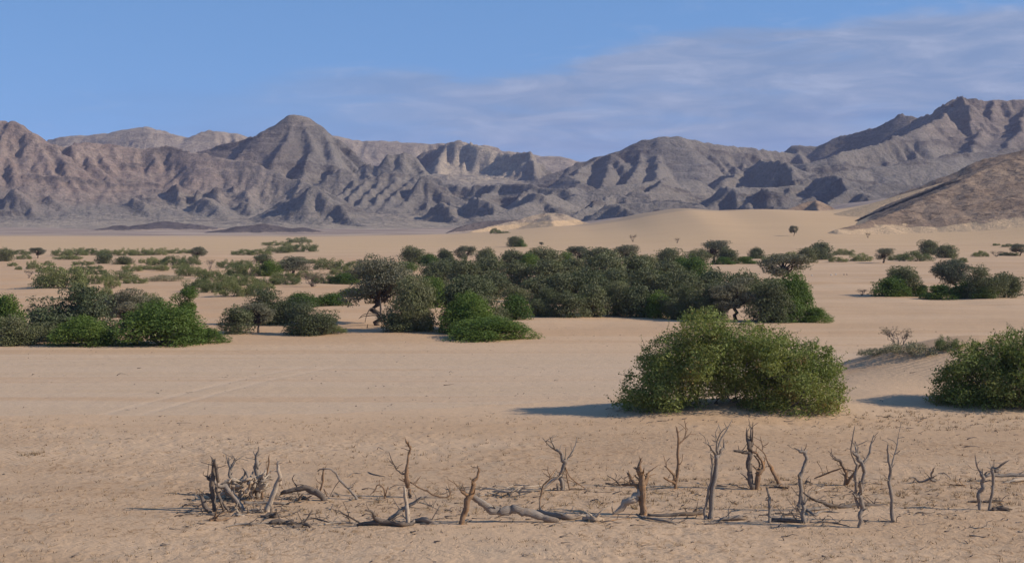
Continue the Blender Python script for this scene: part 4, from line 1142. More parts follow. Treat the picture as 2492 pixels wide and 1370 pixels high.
# ------------------------------------------------------------------ the ring of dead wood in the foreground
def mat_wood(name, a, b, c_):
    m, t = new_mat(name)
    gl = t.attr('along').outputs['Fac']; ga = t.attr('round').outputs['Fac']
    p = t.n('ShaderNodeTexCoord').outputs['Object']
    vec = t.n('ShaderNodeCombineXYZ', ins={0: t.m('MULTIPLY', gl, 3.0), 1: t.m('MULTIPLY', ga, 16.0), 2: 0.0}).outputs[0]
    grain = t.noise(vec, 1.0, 5, .7, .4)
    blot = t.noise(p, 3.5, 4, .6)
    c = t.mix(t.ramp(grain, .36, .66), a, b)
    c = t.mix(t.m('MULTIPLY', t.ramp(blot, .50, .66), .8), c, c_)
    crack = t.ramp(grain, .36, .28)
    c = t.mix(t.m('MULTIPLY', crack, .7), c, (.05, .036, .028))
    nb = bump(t, grain, .9, .025)
    out_surface(t, bsdf(t, c, .85, nb, .12))
    return m
WOOD = {
    'grey': mat_wood('grey_dead_wood', (.20, .16, .128), (.37, .31, .25), (.28, .20, .138)),
    'brown': mat_wood('brown_dead_wood', (.18, .11, .066), (.37, .24, .145), (.42, .23, .105)),
    'pale': mat_wood('pale_dead_wood', (.36, .28, .205), (.58, .47, .355), (.44, .31, .20)),
    'dark': mat_wood('dark_dead_wood', (.115, .088, .07), (.235, .19, .152), (.18, .13, .09)),
}
CROP = {1: (360, 1060, 5.48), 2: (640, 1040, 5.074), 3: (1040, 1040, 5.074), 4: (1440, 1000, 4.419), 5: (1760, 1000, 4.419), 6: (2150, 1000, 4.418)}
_wr = np.random.RandomState(77)

def wood_tube(name, path, rad, mat, parent, org, ragged=True):
    n = len(path)
    sides = 8
    seg = np.r_[0, np.cumsum(np.linalg.norm(np.diff(path, axis=0), axis=1))]
    rad = rad * (1 + .07 * np.sin(seg / (rad.mean() * 9 + .02) + _wr.rand() * 6) * _wr.rand() + .05 * _wr.normal(size=n))
    rad = np.maximum(rad, .007)
    kn = _wr.normal(size=(n // 3 + 2, 3)) * .42       # kinks where side shoots once broke off
    kx = np.arange(n) / 3.0
    kink = np.stack([np.interp(kx, np.arange(len(kn)), kn[:, q]) for q in range(3)], 1)
    kink[0] = 0
    path = path + kink * np.minimum(rad, .05)[:, None]
    v, f = tube_arrays(path, rad, sides, _wr, .16)
    if ragged:                                       # splintered end instead of a clean cap
        last = slice((n - 1) * sides, n * sides)
        tg = path[-1] - path[-2]; tg = tg / (np.linalg.norm(tg) + 1e-9)
        v[last] += tg * (_wr.rand(sides, 1) ** 2) * (rad[-1] * 2.0 + .05)
    me = poly_mesh(name, [(v - np.array(org), f)])
    al = np.r_[np.repeat(seg, sides), seg[0], seg[-1]] + _wr.rand() * 20
    rd = np.r_[np.tile(np.abs(np.linspace(-1, 1, sides, endpoint=False)), n), 0, 0]
    for nm, val in (('along', al), ('round', rd)):
        at = me.attributes.new(nm, 'FLOAT', 'POINT'); at.data.foreach_set('value', val.astype(np.float32))
    return link(name, me, WOOD[mat], parent)

def wood(name, crop, base, strokes, tone, label, cat, group, sink=True):
    """base: the crop pixel where the piece stands or rests; strokes: [(X, Y, thickness[, depth offset in m]), ...]
    a stroke marked 'g' lies on the ground along its length"""
    ox, oy, sc = CROP[crop]
    g = ground_hit(ox + base[0] / sc, oy + base[1] / sc)
    S = g.y / F
    org = tuple(g)
    single = len(strokes) == 1
    root = None
    side = []
    if not single:
        root = bpy.data.objects.new(name, None); COL.objects.link(root); root.location = org
    for k, st in enumerate(strokes):
        lie = st[0] == 'g'
        pts = st[1:] if lie else st
        co, rr = [], []
        jit = 0.0 if k == 0 else _wr.uniform(-.45, .45)
        L = len(pts)
        for i, q in enumerate(pts):
            u, v = ox + q[0] / sc, oy + q[1] / sc
            r = max(q[2] / sc * S * .5 * (1.15 if crop == 1 or cat == 'log' else .92), .009)
            if lie:
                h = ground_hit(u, v + q[2] / sc * .3)
                co.append((h.x, h.y, float(ground_z(h.x, h.y)) + r * .75))
            else:
                off = q[3] if len(q) > 3 else jit * i / max(L - 1, 1)
                co.append(((u - U0) / F * (g.y + off), g.y + off, CZ + (VH - v) / F * (g.y + off)))
            rr.append(r)
        if k == 0 and not lie and sink:
            co.insert(0, (co[0][0], co[0][1], co[0][2] - .12)); rr.insert(0, rr[0] * 1.08)
        path = smooth_path(co, 5)
        rad = np.interp(np.linspace(0, 1, len(path)), np.linspace(0, 1, len(rr)), rr)
        part = name if single else ('trunk' if k == 0 else 'branch')
        o = wood_tube(part, path, rad, tone if isinstance(tone, str) else tone[min(k, len(tone) - 1)], root, org)
        if single:
            o.location = org; root = o
        # broken side twigs
        if len(path) > 7 and rad.max() > .016 and cat not in ('roots', 'branches'):
            for q in range(_wr.randint(2, 6)):
                i = _wr.randint(3, len(path) - 1)
                d = _wr.normal(size=3); d[2] = abs(d[2]) * .8 + .2; d[1] *= .5; d /= np.linalg.norm(d)
                L = _wr.uniform(.05, .28) * (1 if rad[i] < .06 else 1.3)
                p0 = path[i]; p1 = p0 + d * (rad[i] + L * .6); p2 = p1 + (d + _wr.normal(size=3) * .5) * L * .5
                wood_tube('twig', smooth_path([p0, p1, p2], 3), np.linspace(max(rad[i] * .32, .008), .005, 7), tone if isinstance(tone, str) else tone[min(k, len(tone) - 1)], o, org if root is not o else (0, 0, 0)) if not single else side.append((p0, p1, p2, rad[i]))
    if single and side:
        for p0, p1, p2, r_ in side:
            wood_tube('twig', smooth_path([p0, p1, p2], 3), np.linspace(max(r_ * .32, .008), .005, 7), tone if isinstance(tone, str) else tone[0], root, org)
    tag(root, label, cat, group)
    return root

GP, GL, GC = 'upright posts of the dead wood ring', 'fallen branches of the dead wood ring', 'brush pile at the left of the ring'
def dead_wood():
    w = wood
    # brush pile at the left
    w('dead_post', 1, (880, 1010), [[(900, 1010, 40), (870, 800, 50), (850, 650, 60), (868, 450, 52), (885, 350, 40), (842, 290, 10)], [(935, 610, 34), (905, 450, 34), (890, 345, 26)], [(860, 610, 50), (805, 565, 40), (775, 535, 12)]], 'dark', 'dark knotty post at the left corner of the brush pile', 'post', GC)
    w('leaning_log', 1, (1265, 990), [[(1265, 985, 72), (1180, 850, 76), (1080, 740, 72), (960, 660, 66), (880, 612, 50)]], 'grey', 'thick grey log leaning left across the brush pile', 'log', GC)
    w('dead_stump', 1, (830, 1035), [[(825, 1030, 44), (755, 930, 60), (715, 800, 30)]], 'dark', 'short dark stump, leftmost of the brush pile', 'stump', GC)
    w('dead_post', 1, (1070, 1020), [[(1070, 1020, 28), (1000, 900, 38), (930, 760, 40), (915, 680, 30)], [(1010, 1000, 26), (980, 880, 26)]], 'dark', 'slanting prop behind the short dark stump', 'post', GC)
    w('dead_post', 1, (900, 1010), [[(905, 1010, 24), (880, 900, 30), (840, 800, 34), (800, 790, 30)], [(850, 850, 30), (780, 870, 16)]], 'dark', 'crooked dark prop under the dark knotty post', 'post', GC)
    w('dead_post', 1, (1110, 800), [[(1115, 800, 50), (1110, 620, 52), (1095, 500, 48), (1080, 400, 40), (1075, 300, 12)], [(1100, 470, 36), (1140, 360, 24), (1160, 320, 20), (1140, 285, 8)], [(1072, 380, 14), (1045, 255, 5)]], 'grey', 'forked grey post behind the brush pile', 'post', GC)
    w('dead_post', 1, (1235, 760), [[(1215, 760, 20), (1240, 640, 22), (1300, 500, 28), (1270, 435, 10)], [(1312, 470, 24), (1350, 600, 20), (1360, 700, 16)]], 'grey', 'small bent branch like an upside-down V in the brush pile', 'branch', GC)
    w('dead_post', 1, (1450, 830), [[(1450, 830, 55), (1440, 680, 60), (1440, 520, 62), (1458, 400, 62), (1442, 300, 38), (1465, 210, 22), (1475, 150, 6)], [(1442, 280, 18), (1410, 215, 6)], [(1465, 440, 30), (1500, 370, 12)]], 'grey', 'tall splintered post, highest of the brush pile', 'post', GC)
    w('dead_post', 1, (1540, 850), [[(1545, 850, 36), (1515, 740, 36), (1560, 620, 26), (1600, 480, 24), (1618, 330, 20), (1617, 255, 6)]], 'brown', 'thin straight stick right of the tall splintered post', 'stick', GC)
    w('dead_post', 1, (1590, 1010), [[(1590, 1010, 62), (1640, 860, 62), (1720, 700, 56), (1755, 560, 42), (1735, 440, 36), (1740, 375, 26), (1755, 330, 6)], [(1760, 650, 34), (1785, 540, 8)]], 'pale', 'pale curving post at the right of the brush pile', 'post', GC)
    rng = random.Random(4)
    def tangle(cx, cy, rx, ry, n, ang, th):
        out = []
        for i in range(n):
            x = cx + rng.uniform(-.5, .5) * rx; y = cy + rng.uniform(-.5, .5) * ry
            a = math.radians(ang + rng.uniform(-35, 35)); L = rng.uniform(.35, .7) * rx
            dx, dy = math.cos(a) * L * .5, -math.sin(a) * L * .5
            o1 = rng.uniform(-.5, .4)
            out.append([(x - dx, y - dy, th * rng.uniform(.6, 1), o1), (x + rng.uniform(-12, 12), y + rng.uniform(-12, 12), th, o1), (x + dx, y + dy, th * .5, o1 + rng.uniform(-.3, .3))])
        return out
    w('root_tangle', 1, (1150, 850), [[(1250, 840, 40), (1220, 740, 50), (1130, 640, 40), (1040, 650, 24)]] + tangle(1130, 670, 230, 200, 30, 25, 34), 'pale', 'pale tangle of roots in the middle of the brush pile', 'roots', GC)
    w('root_tangle', 1, (1400, 850), [[(1380, 850, 30), (1390, 740, 40), (1440, 620, 50), (1540, 530, 50), (1580, 545, 30)]] + tangle(1450, 630, 260, 220, 32, 38, 34), 'pale', 'bleached root tangle below the tall splintered post', 'roots', GC)
    w('fallen_log', 1, (1550, 905), [['g', (1280, 900, 40), (1500, 892, 46), (1820, 908, 34)]], 'grey', 'straight log lying behind the foot of the pale curving post', 'log', GL)
    w('fallen_log', 1, (1640, 1090), [[(1500, 1085, 34), (1610, 1065, 62), (1710, 1070, 72)], [(1700, 1050, 40), (1715, 1000, 14)]], 'dark', 'chunky dark log end lying before the brush pile', 'log', GL, False)
    w('fallen_log', 1, (1800, 1180), [['g', (1640, 1165, 52), (1800, 1158, 56), (1920, 1168, 44)], [(1770, 1160, 50), (1770, 1260, 44)], [(1660, 1150, 50), (1640, 1195, 60)]], 'dark', 'gnarled dark log with a stub, nearest before the brush pile', 'log', GL, False)
    w('fallen_log', 1, (2050, 1205), [['g', (1950, 1215, 44), (2050, 1195, 60), (2150, 1212, 34)]], 'dark', 'short dark chunk of wood right of the gnarled log', 'log', GL)
    w('fallen_branch', 1, (1400, 1185), [['g', (1050, 1220, 12), (1180, 1185, 26), (1400, 1180, 30), (1620, 1165, 22)]], 'grey', 'grey branch lying flat before the brush pile', 'branch', GL)
    w('root_lump', 1, (890, 1135), [['g', (820, 1130, 34), (890, 1115, 60), (960, 1125, 40), (1100, 1100, 20)], [(880, 1110, 40), (905, 1070, 16)]], 'brown', 'small brown root lump left before the brush pile', 'root', GL, False)
    w('root_lump', 1, (1210, 1070), [[(1130, 1075, 30), (1200, 1040, 40), (1270, 1070, 30)], [(1200, 1040, 30), (1170, 990, 12)], [(1220, 1060, 24), (1250, 1110, 12)]], 'pale', 'pale root lump at the foot of the leaning log', 'root', GL, False)
    w('root_lump', 1, (1450, 1030), [[(1380, 1000, 30), (1460, 985, 40), (1520, 1020, 34)], [(1490, 1040, 34), (1495, 960, 18)], [(1340, 1020, 22), (1330, 960, 12)]], 'grey', 'grey root lump between the leaning log and the pale post', 'root', GL, False)
    w('fallen_stick', 1, (1840, 1075), [['g', (1780, 1090, 16), (1900, 1060, 18)]], 'dark', 'short dark stick right of the pale curving post', 'stick', GL)
    # left of centre
    w('arched_log', 2, (780, 900), [[(790, 900, 44), (740, 860, 62), (650, 800, 72), (520, 760, 62), (400, 772, 46), (270, 800, 44)], [(520, 755, 40), (455, 735, 14)]], 'dark', 'dark arched log with one end raised right of the brush pile', 'log', GL, False)
    w('fallen_stick', 2, (445, 870), [[(445, 870, 14), (440, 820, 16), (410, 720, 18), (375, 660, 10)]], 'dark', 'upright twig crossing behind the dark arched log', 'stick', GL)
    w('root_lump', 2, (500, 910), [['g', (420, 905, 28), (500, 870, 50), (580, 895, 28)], [(440, 890, 30), (480, 835, 26)], [(540, 890, 24), (580, 850, 18)]], 'grey', 'heap of grey roots under the dark arched log', 'roots', GL, False)
    w('dead_post', 2, (712, 830), [[(708, 830, 26), (718, 760, 28), (740, 660, 32), (745, 560, 26), (742, 505, 18)], [(752, 760, 16), (800, 860, 14)]], 'brown', 'thin brown post holding up the arching bough', 'post', GP)
    w('arching_bough', 2, (1160, 890), [[(1160, 890, 42), (1120, 840, 38), (1050, 750, 34), (940, 640, 30), (890, 560, 28), (830, 512, 22), (740, 508, 22), (690, 532, 16)], [(1130, 860, 22), (1080, 880, 12)], [(945, 655, 12), (880, 740, 10), (830, 850, 7)]], 'grey', 'long bough arching from the thin brown post to the sand', 'bough', GL)
    w('hooked_stick', 2, (1500, 880), [[(1500, 880, 26), (1500, 800, 24), (1462, 722, 20), (1410, 715, 18), (1375, 775, 14), (1330, 825, 8)], [(1515, 840, 14), (1540, 740, 8)]], 'brown', 'hooked stick standing alone left of the tall pair of posts', 'stick', GL)
    w('fallen_stick', 2, (1110, 570), [['g', (1040, 610, 9), (1110, 565, 13), (1210, 570, 8)]], 'grey', 'small stick on the sand far behind the arching bough', 'stick', GL)
    w('fallen_stick', 2, (1390, 580), [['g', (1300, 550, 10), (1370, 580, 15), (1500, 605, 9)]], 'grey', 'small stick on the sand behind the hooked stick', 'stick', GL)
    w('dead_post', 2, (1840, 862), [[(1825, 862, 44), (1815, 760, 52), (1790, 660, 82), (1780, 570, 72), (1797, 450, 36), (1806, 330, 30), (1815, 230, 36), (1790, 190, 40), (1762, 140, 8)], [(1770, 575, 30), (1690, 555, 22), (1640, 500, 16), (1600, 430, 14), (1560, 320, 7)], [(1610, 455, 12), (1565, 415, 7)], [(1810, 215, 22), (1800, 165, 10)]], ['brown', 'dark', 'dark', 'pale'], 'tall post with a dark knob and a thin side branch, left of centre', 'post', GP)
    w('dead_post', 2, (1775, 1200), [[(1778, 1200, 64), (1772, 1000, 58), (1758, 850, 46), (1745, 740, 24)], [(1795, 1150, 40), (1800, 1020, 24)]], 'pale', 'pale split post standing before the tall knobbed post', 'post', GP)
    w('leaning_branch', 2, (2180, 870), [[(2200, 868, 24), (2080, 812, 22), (1950, 752, 20), (1830, 682, 18)], [(2200, 865, 20), (2290, 850, 16), (2325, 795, 8)]], 'brown', 'thin brown branch leaning on the tall knobbed post', 'branch', GL)
    w('crossed_branch', 2, (1560, 1150), [[(1550, 1145, 50), (1650, 1060, 52), (1750, 1000, 48), (1880, 920, 46), (1980, 870, 34), (2030, 838, 10)], [(1930, 920, 22), (2050, 960, 18), (2180, 1022, 10)], [(1870, 920, 22), (1950, 850, 12)]], 'grey', 'forked branch rising right across the pale split post', 'branch', GL, False)
    w('fallen_tree', 2, (1500, 1200), [['g', (1160, 1205, 30), (1300, 1190, 50), (1560, 1185, 70), (1700, 1205, 60), (1830, 1195, 40)], [(1500, 1165, 66), (1400, 1110, 58), (1340, 1040, 30), (1280, 1020, 26)], [(1370, 1100, 30), (1385, 1150, 40), (1310, 1210, 36)], [(1200, 1180, 24), (1080, 1112, 22), (980, 1052, 20), (910, 1018, 12)], [(1080, 1180, 20), (1060, 1130, 14), (1040, 1105, 8)]], 'dark', 'dark fallen trunk with raised branches before the pale split post', 'dead tree', GL, False)
    w('fallen_log', 2, (2000, 1175), [['g', (1830, 1195, 34), (1900, 1160, 46), (2020, 1165, 56), (2150, 1182, 40)]], 'grey', 'bent log on the sand just right of the pale split post', 'log', GL)
    w('fallen_branch', 2, (650, 1125), [['g', (530, 1140, 18), (650, 1120, 24), (800, 1165, 14)]], 'dark', 'curved branch lying below the dark arched log', 'branch', GL)
    w('fallen_branch', 2, (880, 1185), [['g', (690, 1205, 18), (850, 1180, 24), (960, 1175, 30), (1080, 1180, 16)]], 'pale', 'pale branch lying left of the dark fallen trunk', 'branch', GL)
    # centre
    w('dead_post', 3, (430, 1192), [[(432, 1190, 68), (465, 1050, 68), (500, 900, 72), (542, 800, 62), (562, 680, 46), (610, 610, 30), (632, 540, 26), (622, 488, 8)], [(555, 700, 32), (550, 648, 8)], [(575, 810, 20), (592, 755, 8)], [(520, 850, 46), (445, 805, 44), (410, 775, 14)], [(440, 800, 24), (462, 755, 8)], [(605, 640, 20), (645, 510, 6)]], 'brown', 'brown post leaning right with a knobbly top, in the centre', 'post', GP)
    w('curved_log', 3, (1500, 1160), [[(1620, 1152, 46, -.1), (1480, 1128, 66, -.1), (1320, 1080, 86, -.1), (1180, 1032, 86, -.1), (1050, 1020, 90, -.1), (900, 1046, 86, -.1), (800, 1010, 84, -.12), (680, 930, 74, -.15), (560, 850, 58, -.18), (470, 800, 40, -.2)], [(750, 990, 30), (700, 1022, 8)]], 'grey', 'long wavy grey log leaning on the brown centre post', 'log', GL, False)
    w('fallen_log', 3, (1650, 1130), [['g', (1330, 1040, 24), (1450, 1060, 56), (1600, 1100, 70), (1750, 1130, 50), (1900, 1112, 24)]], 'grey', 'thick log lying behind the wavy grey log', 'log', GL)
    w('sawn_log', 3, (2000, 1150), [[(1940, 1105, 80, .1), (2010, 1112, 88, 0), (2080, 1125, 92, -.1)], [(1950, 1090, 20), (1830, 1078, 8)], [(1925, 1150, 26), (1915, 1190, 12)]], 'pale', 'short pale sawn block at the end of the wavy log', 'log', GL, False)
    pile = [['g', (640, 850, 20), (800, 820, 24), (980, 800, 26), (1160, 780, 20)]]
    for q in ([(680, 745, 14), (850, 770, 20), (1040, 800, 14)], [(650, 830, 16), (820, 795, 20), (960, 800, 14)], [(980, 740, 14), (1080, 710, 18), (1250, 715, 14)], [(1040, 800, 18), (1130, 745, 22), (1220, 710, 14)], [(1060, 810, 18), (1180, 745, 22), (1330, 720, 12)],
              [(1200, 735, 16), (1330, 725, 20), (1440, 705, 12)], [(1100, 790, 16), (1280, 780, 20), (1480, 760, 12)], [(740, 800, 14), (900, 840, 16)], [(1000, 760, 16), (1150, 800, 18), (1300, 785, 10)], [(640, 780, 12), (720, 765, 12)], [(880, 770, 16), (1000, 790, 20), (1100, 760, 12)]):
        pile.append([(a, b, t_, rng.uniform(-.6, .6)) for a, b, t_ in q])
    w('branch_pile', 3, (950, 830), pile, 'pale', 'flat pile of pale branches right of the brown centre post', 'branches', GL, False)
    w('dead_tree', 3, (1650, 772), [[(1650, 772, 60), (1660, 650, 60), (1667, 540, 60), (1690, 430, 56), (1678, 370, 50), (1620, 300, 46), (1570, 270, 36), (1500, 220, 20), (1430, 140, 7)], [(1578, 275, 28), (1540, 190, 20), (1515, 115, 7)], [(1700, 425, 36), (1770, 330, 26), (1820, 240, 20), (1845, 130, 7)], [(1702, 390, 15), (1715, 270, 7)], [(1620, 772, 44), (1605, 700, 30)], [(1668, 430, 20), (1645, 415, 8)]], 'grey', 'grey dead tree with wide forked arms, centre of the ring', 'dead tree', GP)
    w('propping_stick', 3, (1760, 772), [[(1760, 772, 16), (1722, 620, 18), (1700, 480, 12)], [(1940, 742, 12), (1850, 682, 15), (1760, 610, 15), (1712, 500, 10)], [(1730, 640, 10), (1860, 690, 8)]], 'brown', 'forked thin prop right of the wide forked dead tree', 'stick', GL)
    w('leaning_plank', 3, (1400, 790), [[(1380, 785, 34), (1480, 702, 40), (1560, 642, 36), (1645, 590, 18)]], 'pale', 'pale split branch leaning on the wide forked dead tree', 'branch', GL)
    w('dead_post', 3, (1388, 1015), [[(1386, 1012, 24), (1390, 870, 24), (1415, 770, 24), (1445, 690, 22), (1510, 645, 24), (1520, 600, 18), (1490, 540, 12), (1490, 488, 6)], [(1520, 602, 15), (1585, 518, 6)], [(1512, 608, 15), (1430, 558, 6)], [(1490, 522, 9), (1430, 515, 5)], [(1390, 1010, 26), (1440, 950, 10)]], 'brown', 'slim crooked brown stem with twiggy top left of the dead tree', 'post', GP)
    # right of centre
    w('dead_stump', 4, (560, 1112), [[(560, 1112, 78), (556, 950, 76), (545, 830, 82), (538, 720, 64), (520, 640, 72), (502, 608, 46), (525, 560, 28), (535, 512, 18)], [(530, 835, 52), (490, 790, 46), (440, 740, 36), (410, 680, 40)], [(560, 790, 62), (590, 720, 46), (612, 672, 26)], [(580, 680, 15), (700, 588, 5)], [(515, 825, 36), (430, 790, 36), (340, 790, 28)], [(485, 622, 32), (450, 605, 8)], [(555, 660, 24), (560, 610, 10)]], 'brown', 'stout orange-brown stump with broken arms right of centre', 'stump', GP)
    w('leaning_log', 4, (235, 1115), [[(232, 1112, 26), (330, 1030, 52), (420, 960, 72), (480, 920, 76), (512, 888, 46)]], ['pale'], 'charred-topped log leaning against the stout brown stump', 'log', GL)
    w('dead_post', 4, (900, 832), [[(900, 832, 36), (910, 700, 40), (925, 560, 32), (930, 400, 30), (925, 280, 26), (915, 190, 20)], [(938, 352, 20), (1000, 290, 15), (1012, 200, 12), (1000, 112, 5)], [(900, 725, 40), (860, 670, 30), (790, 595, 12)], [(895, 775, 40), (840, 745, 32), (778, 715, 18)]], 'brown', 'straight brown post with a thin forked top behind the stump', 'post', GP)
    w('fallen_branch', 4, (250, 800), [['g', (150, 782, 12), (260, 790, 18), (480, 790, 30)], [(310, 802, 22), (250, 740, 17), (170, 690, 10)]], 'dark', 'dark branch with a raised twig left of the stout stump', 'branch', GL, False)
    w('dead_tree', 4, (1275, 1168), [[(1275, 1168, 52), (1282, 1000, 56), (1306, 820, 56), (1330, 620, 50), (1340, 480, 50)], [(1230, 1168, 54), (1212, 1100, 28), (1230, 980, 24), (1266, 850, 24), (1290, 700, 28), (1302, 580, 28), (1290, 490, 18)], [(1332, 460, 38), (1300, 420, 26), (1260, 370, 22), (1215, 340, 8)], [(1336, 440, 26), (1345, 350, 18), (1370, 260, 14), (1415, 200, 6)], [(1355, 460, 30), (1366, 370, 24), (1400, 280, 20), (1450, 200, 16), (1502, 108, 6)], [(1345, 510, 36), (1390, 440, 36), (1420, 395, 28), (1422, 320, 8)], [(1300, 440, 14), (1265, 440, 6)]], 'grey', 'tall grey two-stemmed dead tree with a flaring crown', 'dead tree', GP)
    w('fallen_log', 4, (900, 1125), [['g', (600, 1118, 30), (800, 1118, 42), (1000, 1118, 42), (1190, 1095, 44)]], 'dark', 'dark log between the stout stump and the tall grey tree', 'log', GL)
    w('fallen_branch', 4, (750, 1190), [['g', (480, 1105, 18), (600, 1160, 26), (850, 1198, 30), (980, 1188, 14)]], 'grey', 'slanting grey branch on the sand before the dark log', 'branch', GL)
    w('fallen_log', 4, (1480, 1165), [['g', (1350, 1180, 14), (1450, 1160, 42), (1625, 1152, 50)]], 'grey', 'short log right of the foot of the tall grey tree', 'log', GL)
    w('fallen_branch', 4, (200, 1170), [['g', (30, 1115, 22), (130, 1182, 22), (270, 1165, 16), (400, 1150, 16)]], 'brown', 'crooked branch on the sand by the pale sawn block', 'branch', GL)
    w('fallen_branch', 4, (1100, 1150), [['g', (960, 1160, 12), (1060, 1148, 20), (1200, 1165, 14)]], 'brown', 'thin branch running to the foot of the tall grey tree', 'branch', GL)
    # right
    w('dead_post', 5, (312, 842), [[(312, 842, 60), (290, 720, 60), (272, 640, 56), (288, 500, 52), (290, 420, 52), (272, 340, 46), (255, 200, 14)], [(295, 420, 42), (295, 300, 32), (296, 165, 10)], [(305, 330, 22), (322, 125, 5)], [(290, 448, 36), (210, 436, 42), (135, 430, 26)]], 'dark', 'dark splintered post with a thick stub pointing left', 'post', GP)
    w('dead_post', 5, (365, 842), [[(365, 842, 58), (375, 720, 62), (388, 650, 60), (430, 580, 32), (400, 520, 26), (350, 450, 28), (315, 440, 22)], [(385, 650, 34), (360, 630, 20), (325, 600, 7)], [(378, 650, 30), (385, 550, 20), (345, 480, 18)], [(436, 570, 22), (452, 490, 8)]], 'brown', 'brown forked post touching the dark splintered post', 'post', GP)
    w('leaning_branch', 5, (620, 800), [[(622, 800, 46), (560, 690, 46), (510, 600, 46), (482, 540, 20), (440, 460, 18), (380, 400, 16), (320, 350, 7)], [(422, 415, 15), (425, 380, 12), (398, 275, 6)], ['g', (490, 820, 18), (580, 818, 28), (690, 828, 24)]], ['brown', 'brown', 'dark'], 'long branch leaning left onto the brown forked post', 'branch', GP)
    w('dead_post', 5, (820, 1072), [[(820, 1072, 46), (830, 900, 46), (830, 720, 46), (852, 650, 36), (880, 540, 36), (887, 460, 36), (868, 432, 36), (820, 430, 28), (775, 398, 9)], [(885, 450, 26), (905, 425, 12)], [(828, 730, 32), (812, 700, 24)], [(815, 910, 14), (740, 828, 6)], [(850, 425, 14), (838, 398, 6)]], 'grey', 'slim grey post with a crooked top hooking left', 'post', GP)
    w('dead_stump', 5, (872, 1202), [[(872, 1202, 52), (862, 1080, 46), (865, 990, 46), (850, 925, 12)], [(866, 995, 30), (882, 925, 12)], [(900, 1190, 22), (920, 1108, 10)]], 'grey', 'short split grey stump before the hooked grey post', 'stump', GP)
    w('dead_post', 5, (496, 1202), [[(496, 1202, 32), (496, 1050, 34), (490, 930, 30), (474, 838, 24)], [(492, 1042, 22), (460, 1022, 12)], [(492, 935, 10), (515, 935, 5)]], 'grey', 'short thin grey post left of the hooked grey post', 'post', GP)
    w('fallen_branch', 5, (1200, 1060), [[(1450, 1055, 36, .3), (1300, 1035, 50, .3), (1150, 1005, 46, .2), (1050, 980, 36, .1), (940, 940, 28, 0), (865, 878, 14, 0)], [(1180, 1000, 24, .2), (1170, 955, 8, .2)]], 'dark', 'forked dark branch lying right of the hooked grey post', 'branch', GL, False)
    w('fallen_branch', 5, (1000, 1075), [['g', (900, 1068, 38), (1010, 1058, 44), (1130, 1030, 38)]], 'grey', 'thick grey branch crossing the forked dark branch', 'branch', GL)
    w('fallen_branch', 5, (1050, 1100), [['g', (900, 1068, 30), (980, 1118, 30), (1070, 1080, 32), (1225, 1088, 16)]], 'grey', 'wavy branch on the sand before the thick grey branch', 'branch', GL)
    w('fallen_log', 5, (1500, 1025), [['g', (1250, 1035, 28), (1450, 1012, 40), (1630, 1005, 38), (1760, 1008, 8)]], 'dark', 'tapering dark log behind the big forked post on the right', 'log', GL)
    w('fallen_log', 5, (760, 1110), [['g', (640, 1118, 18), (760, 1108, 34), (850, 1098, 30)]], 'dark', 'dark log left of the split grey stump', 'log', GL)
    w('fallen_log', 5, (680, 1185), [['g', (520, 1172, 38), (680, 1180, 40), (840, 1192, 34)]], 'dark', 'long dark log between the thin post and the split stump', 'log', GL)
    w('fallen_branch', 5, (1100, 1195), [['g', (930, 1192, 22), (1060, 1192, 28), (1180, 1198, 24), (1280, 1218, 14), (1350, 1240, 7)], [(1060, 1182, 16), (1095, 1142, 6)]], 'grey', 'long tapering branch on the sand right of the split stump', 'branch', GL, False)
    w('dead_stump', 5, (1318, 798), [[(1318, 798, 46), (1312, 700, 46), (1300, 618, 32)], [(1330, 780, 36), (1370, 700, 36), (1430, 620, 30), (1500, 568, 22)], [(1300, 625, 22), (1288, 585, 28), (1260, 540, 36), (1210, 520, 26), (1180, 515, 5)], [(1290, 620, 16), (1395, 642, 12)]], ['brown', 'brown', 'dark', 'brown'], 'V-shaped brown stump with a dark hooked top at the back', 'stump', GP)
    w('fallen_branch', 5, (1000, 735), [[(980, 722, 14, .1), (1130, 662, 20, 0), (1290, 600, 16, -.1)]], 'brown', 'long thin pole propped on the hooked V-shaped stump', 'pole', GL, False)
    w('root_lump', 5, (890, 780), [[(880, 780, 26), (900, 750, 26), (940, 765, 14)]], 'dark', 'small dark knob of wood behind the hooked grey post', 'root', GL)
    w('fallen_stick', 5, (1000, 860), [['g', (910, 868, 10), (1000, 855, 16), (1080, 832, 12)]], 'pale', 'pale short stick on the sand behind the forked dark branch', 'stick', GL)
    w('dead_tree', 5, (1470, 1252), [[(1470, 1252, 42), (1475, 1150, 52), (1492, 1050, 56), (1476, 940, 52), (1472, 890, 46), (1490, 800, 42), (1506, 680, 40), (1500, 590, 46), (1460, 530, 46), (1430, 480, 36), (1380, 430, 14)], [(1450, 1040, 30), (1438, 960, 30), (1425, 850, 32), (1415, 700, 34), (1430, 600, 32), (1410, 540, 22), (1385, 470, 18), (1370, 400, 16), (1390, 300, 14), (1415, 178, 6)], [(1445, 505, 26), (1430, 420, 20), (1420, 342, 6)], [(1490, 572, 42), (1540, 520, 34), (1575, 460, 28), (1580, 390, 28), (1615, 275, 12)], [(1500, 545, 15), (1450, 470, 10), (1452, 390, 5)], [(1472, 890, 40), (1466, 800, 40), (1466, 768, 24)], [(1474, 935, 42), (1430, 920, 32), (1400, 893, 18)]], 'grey', 'big grey forked dead tree nearest the viewer on the right', 'dead tree', GP)
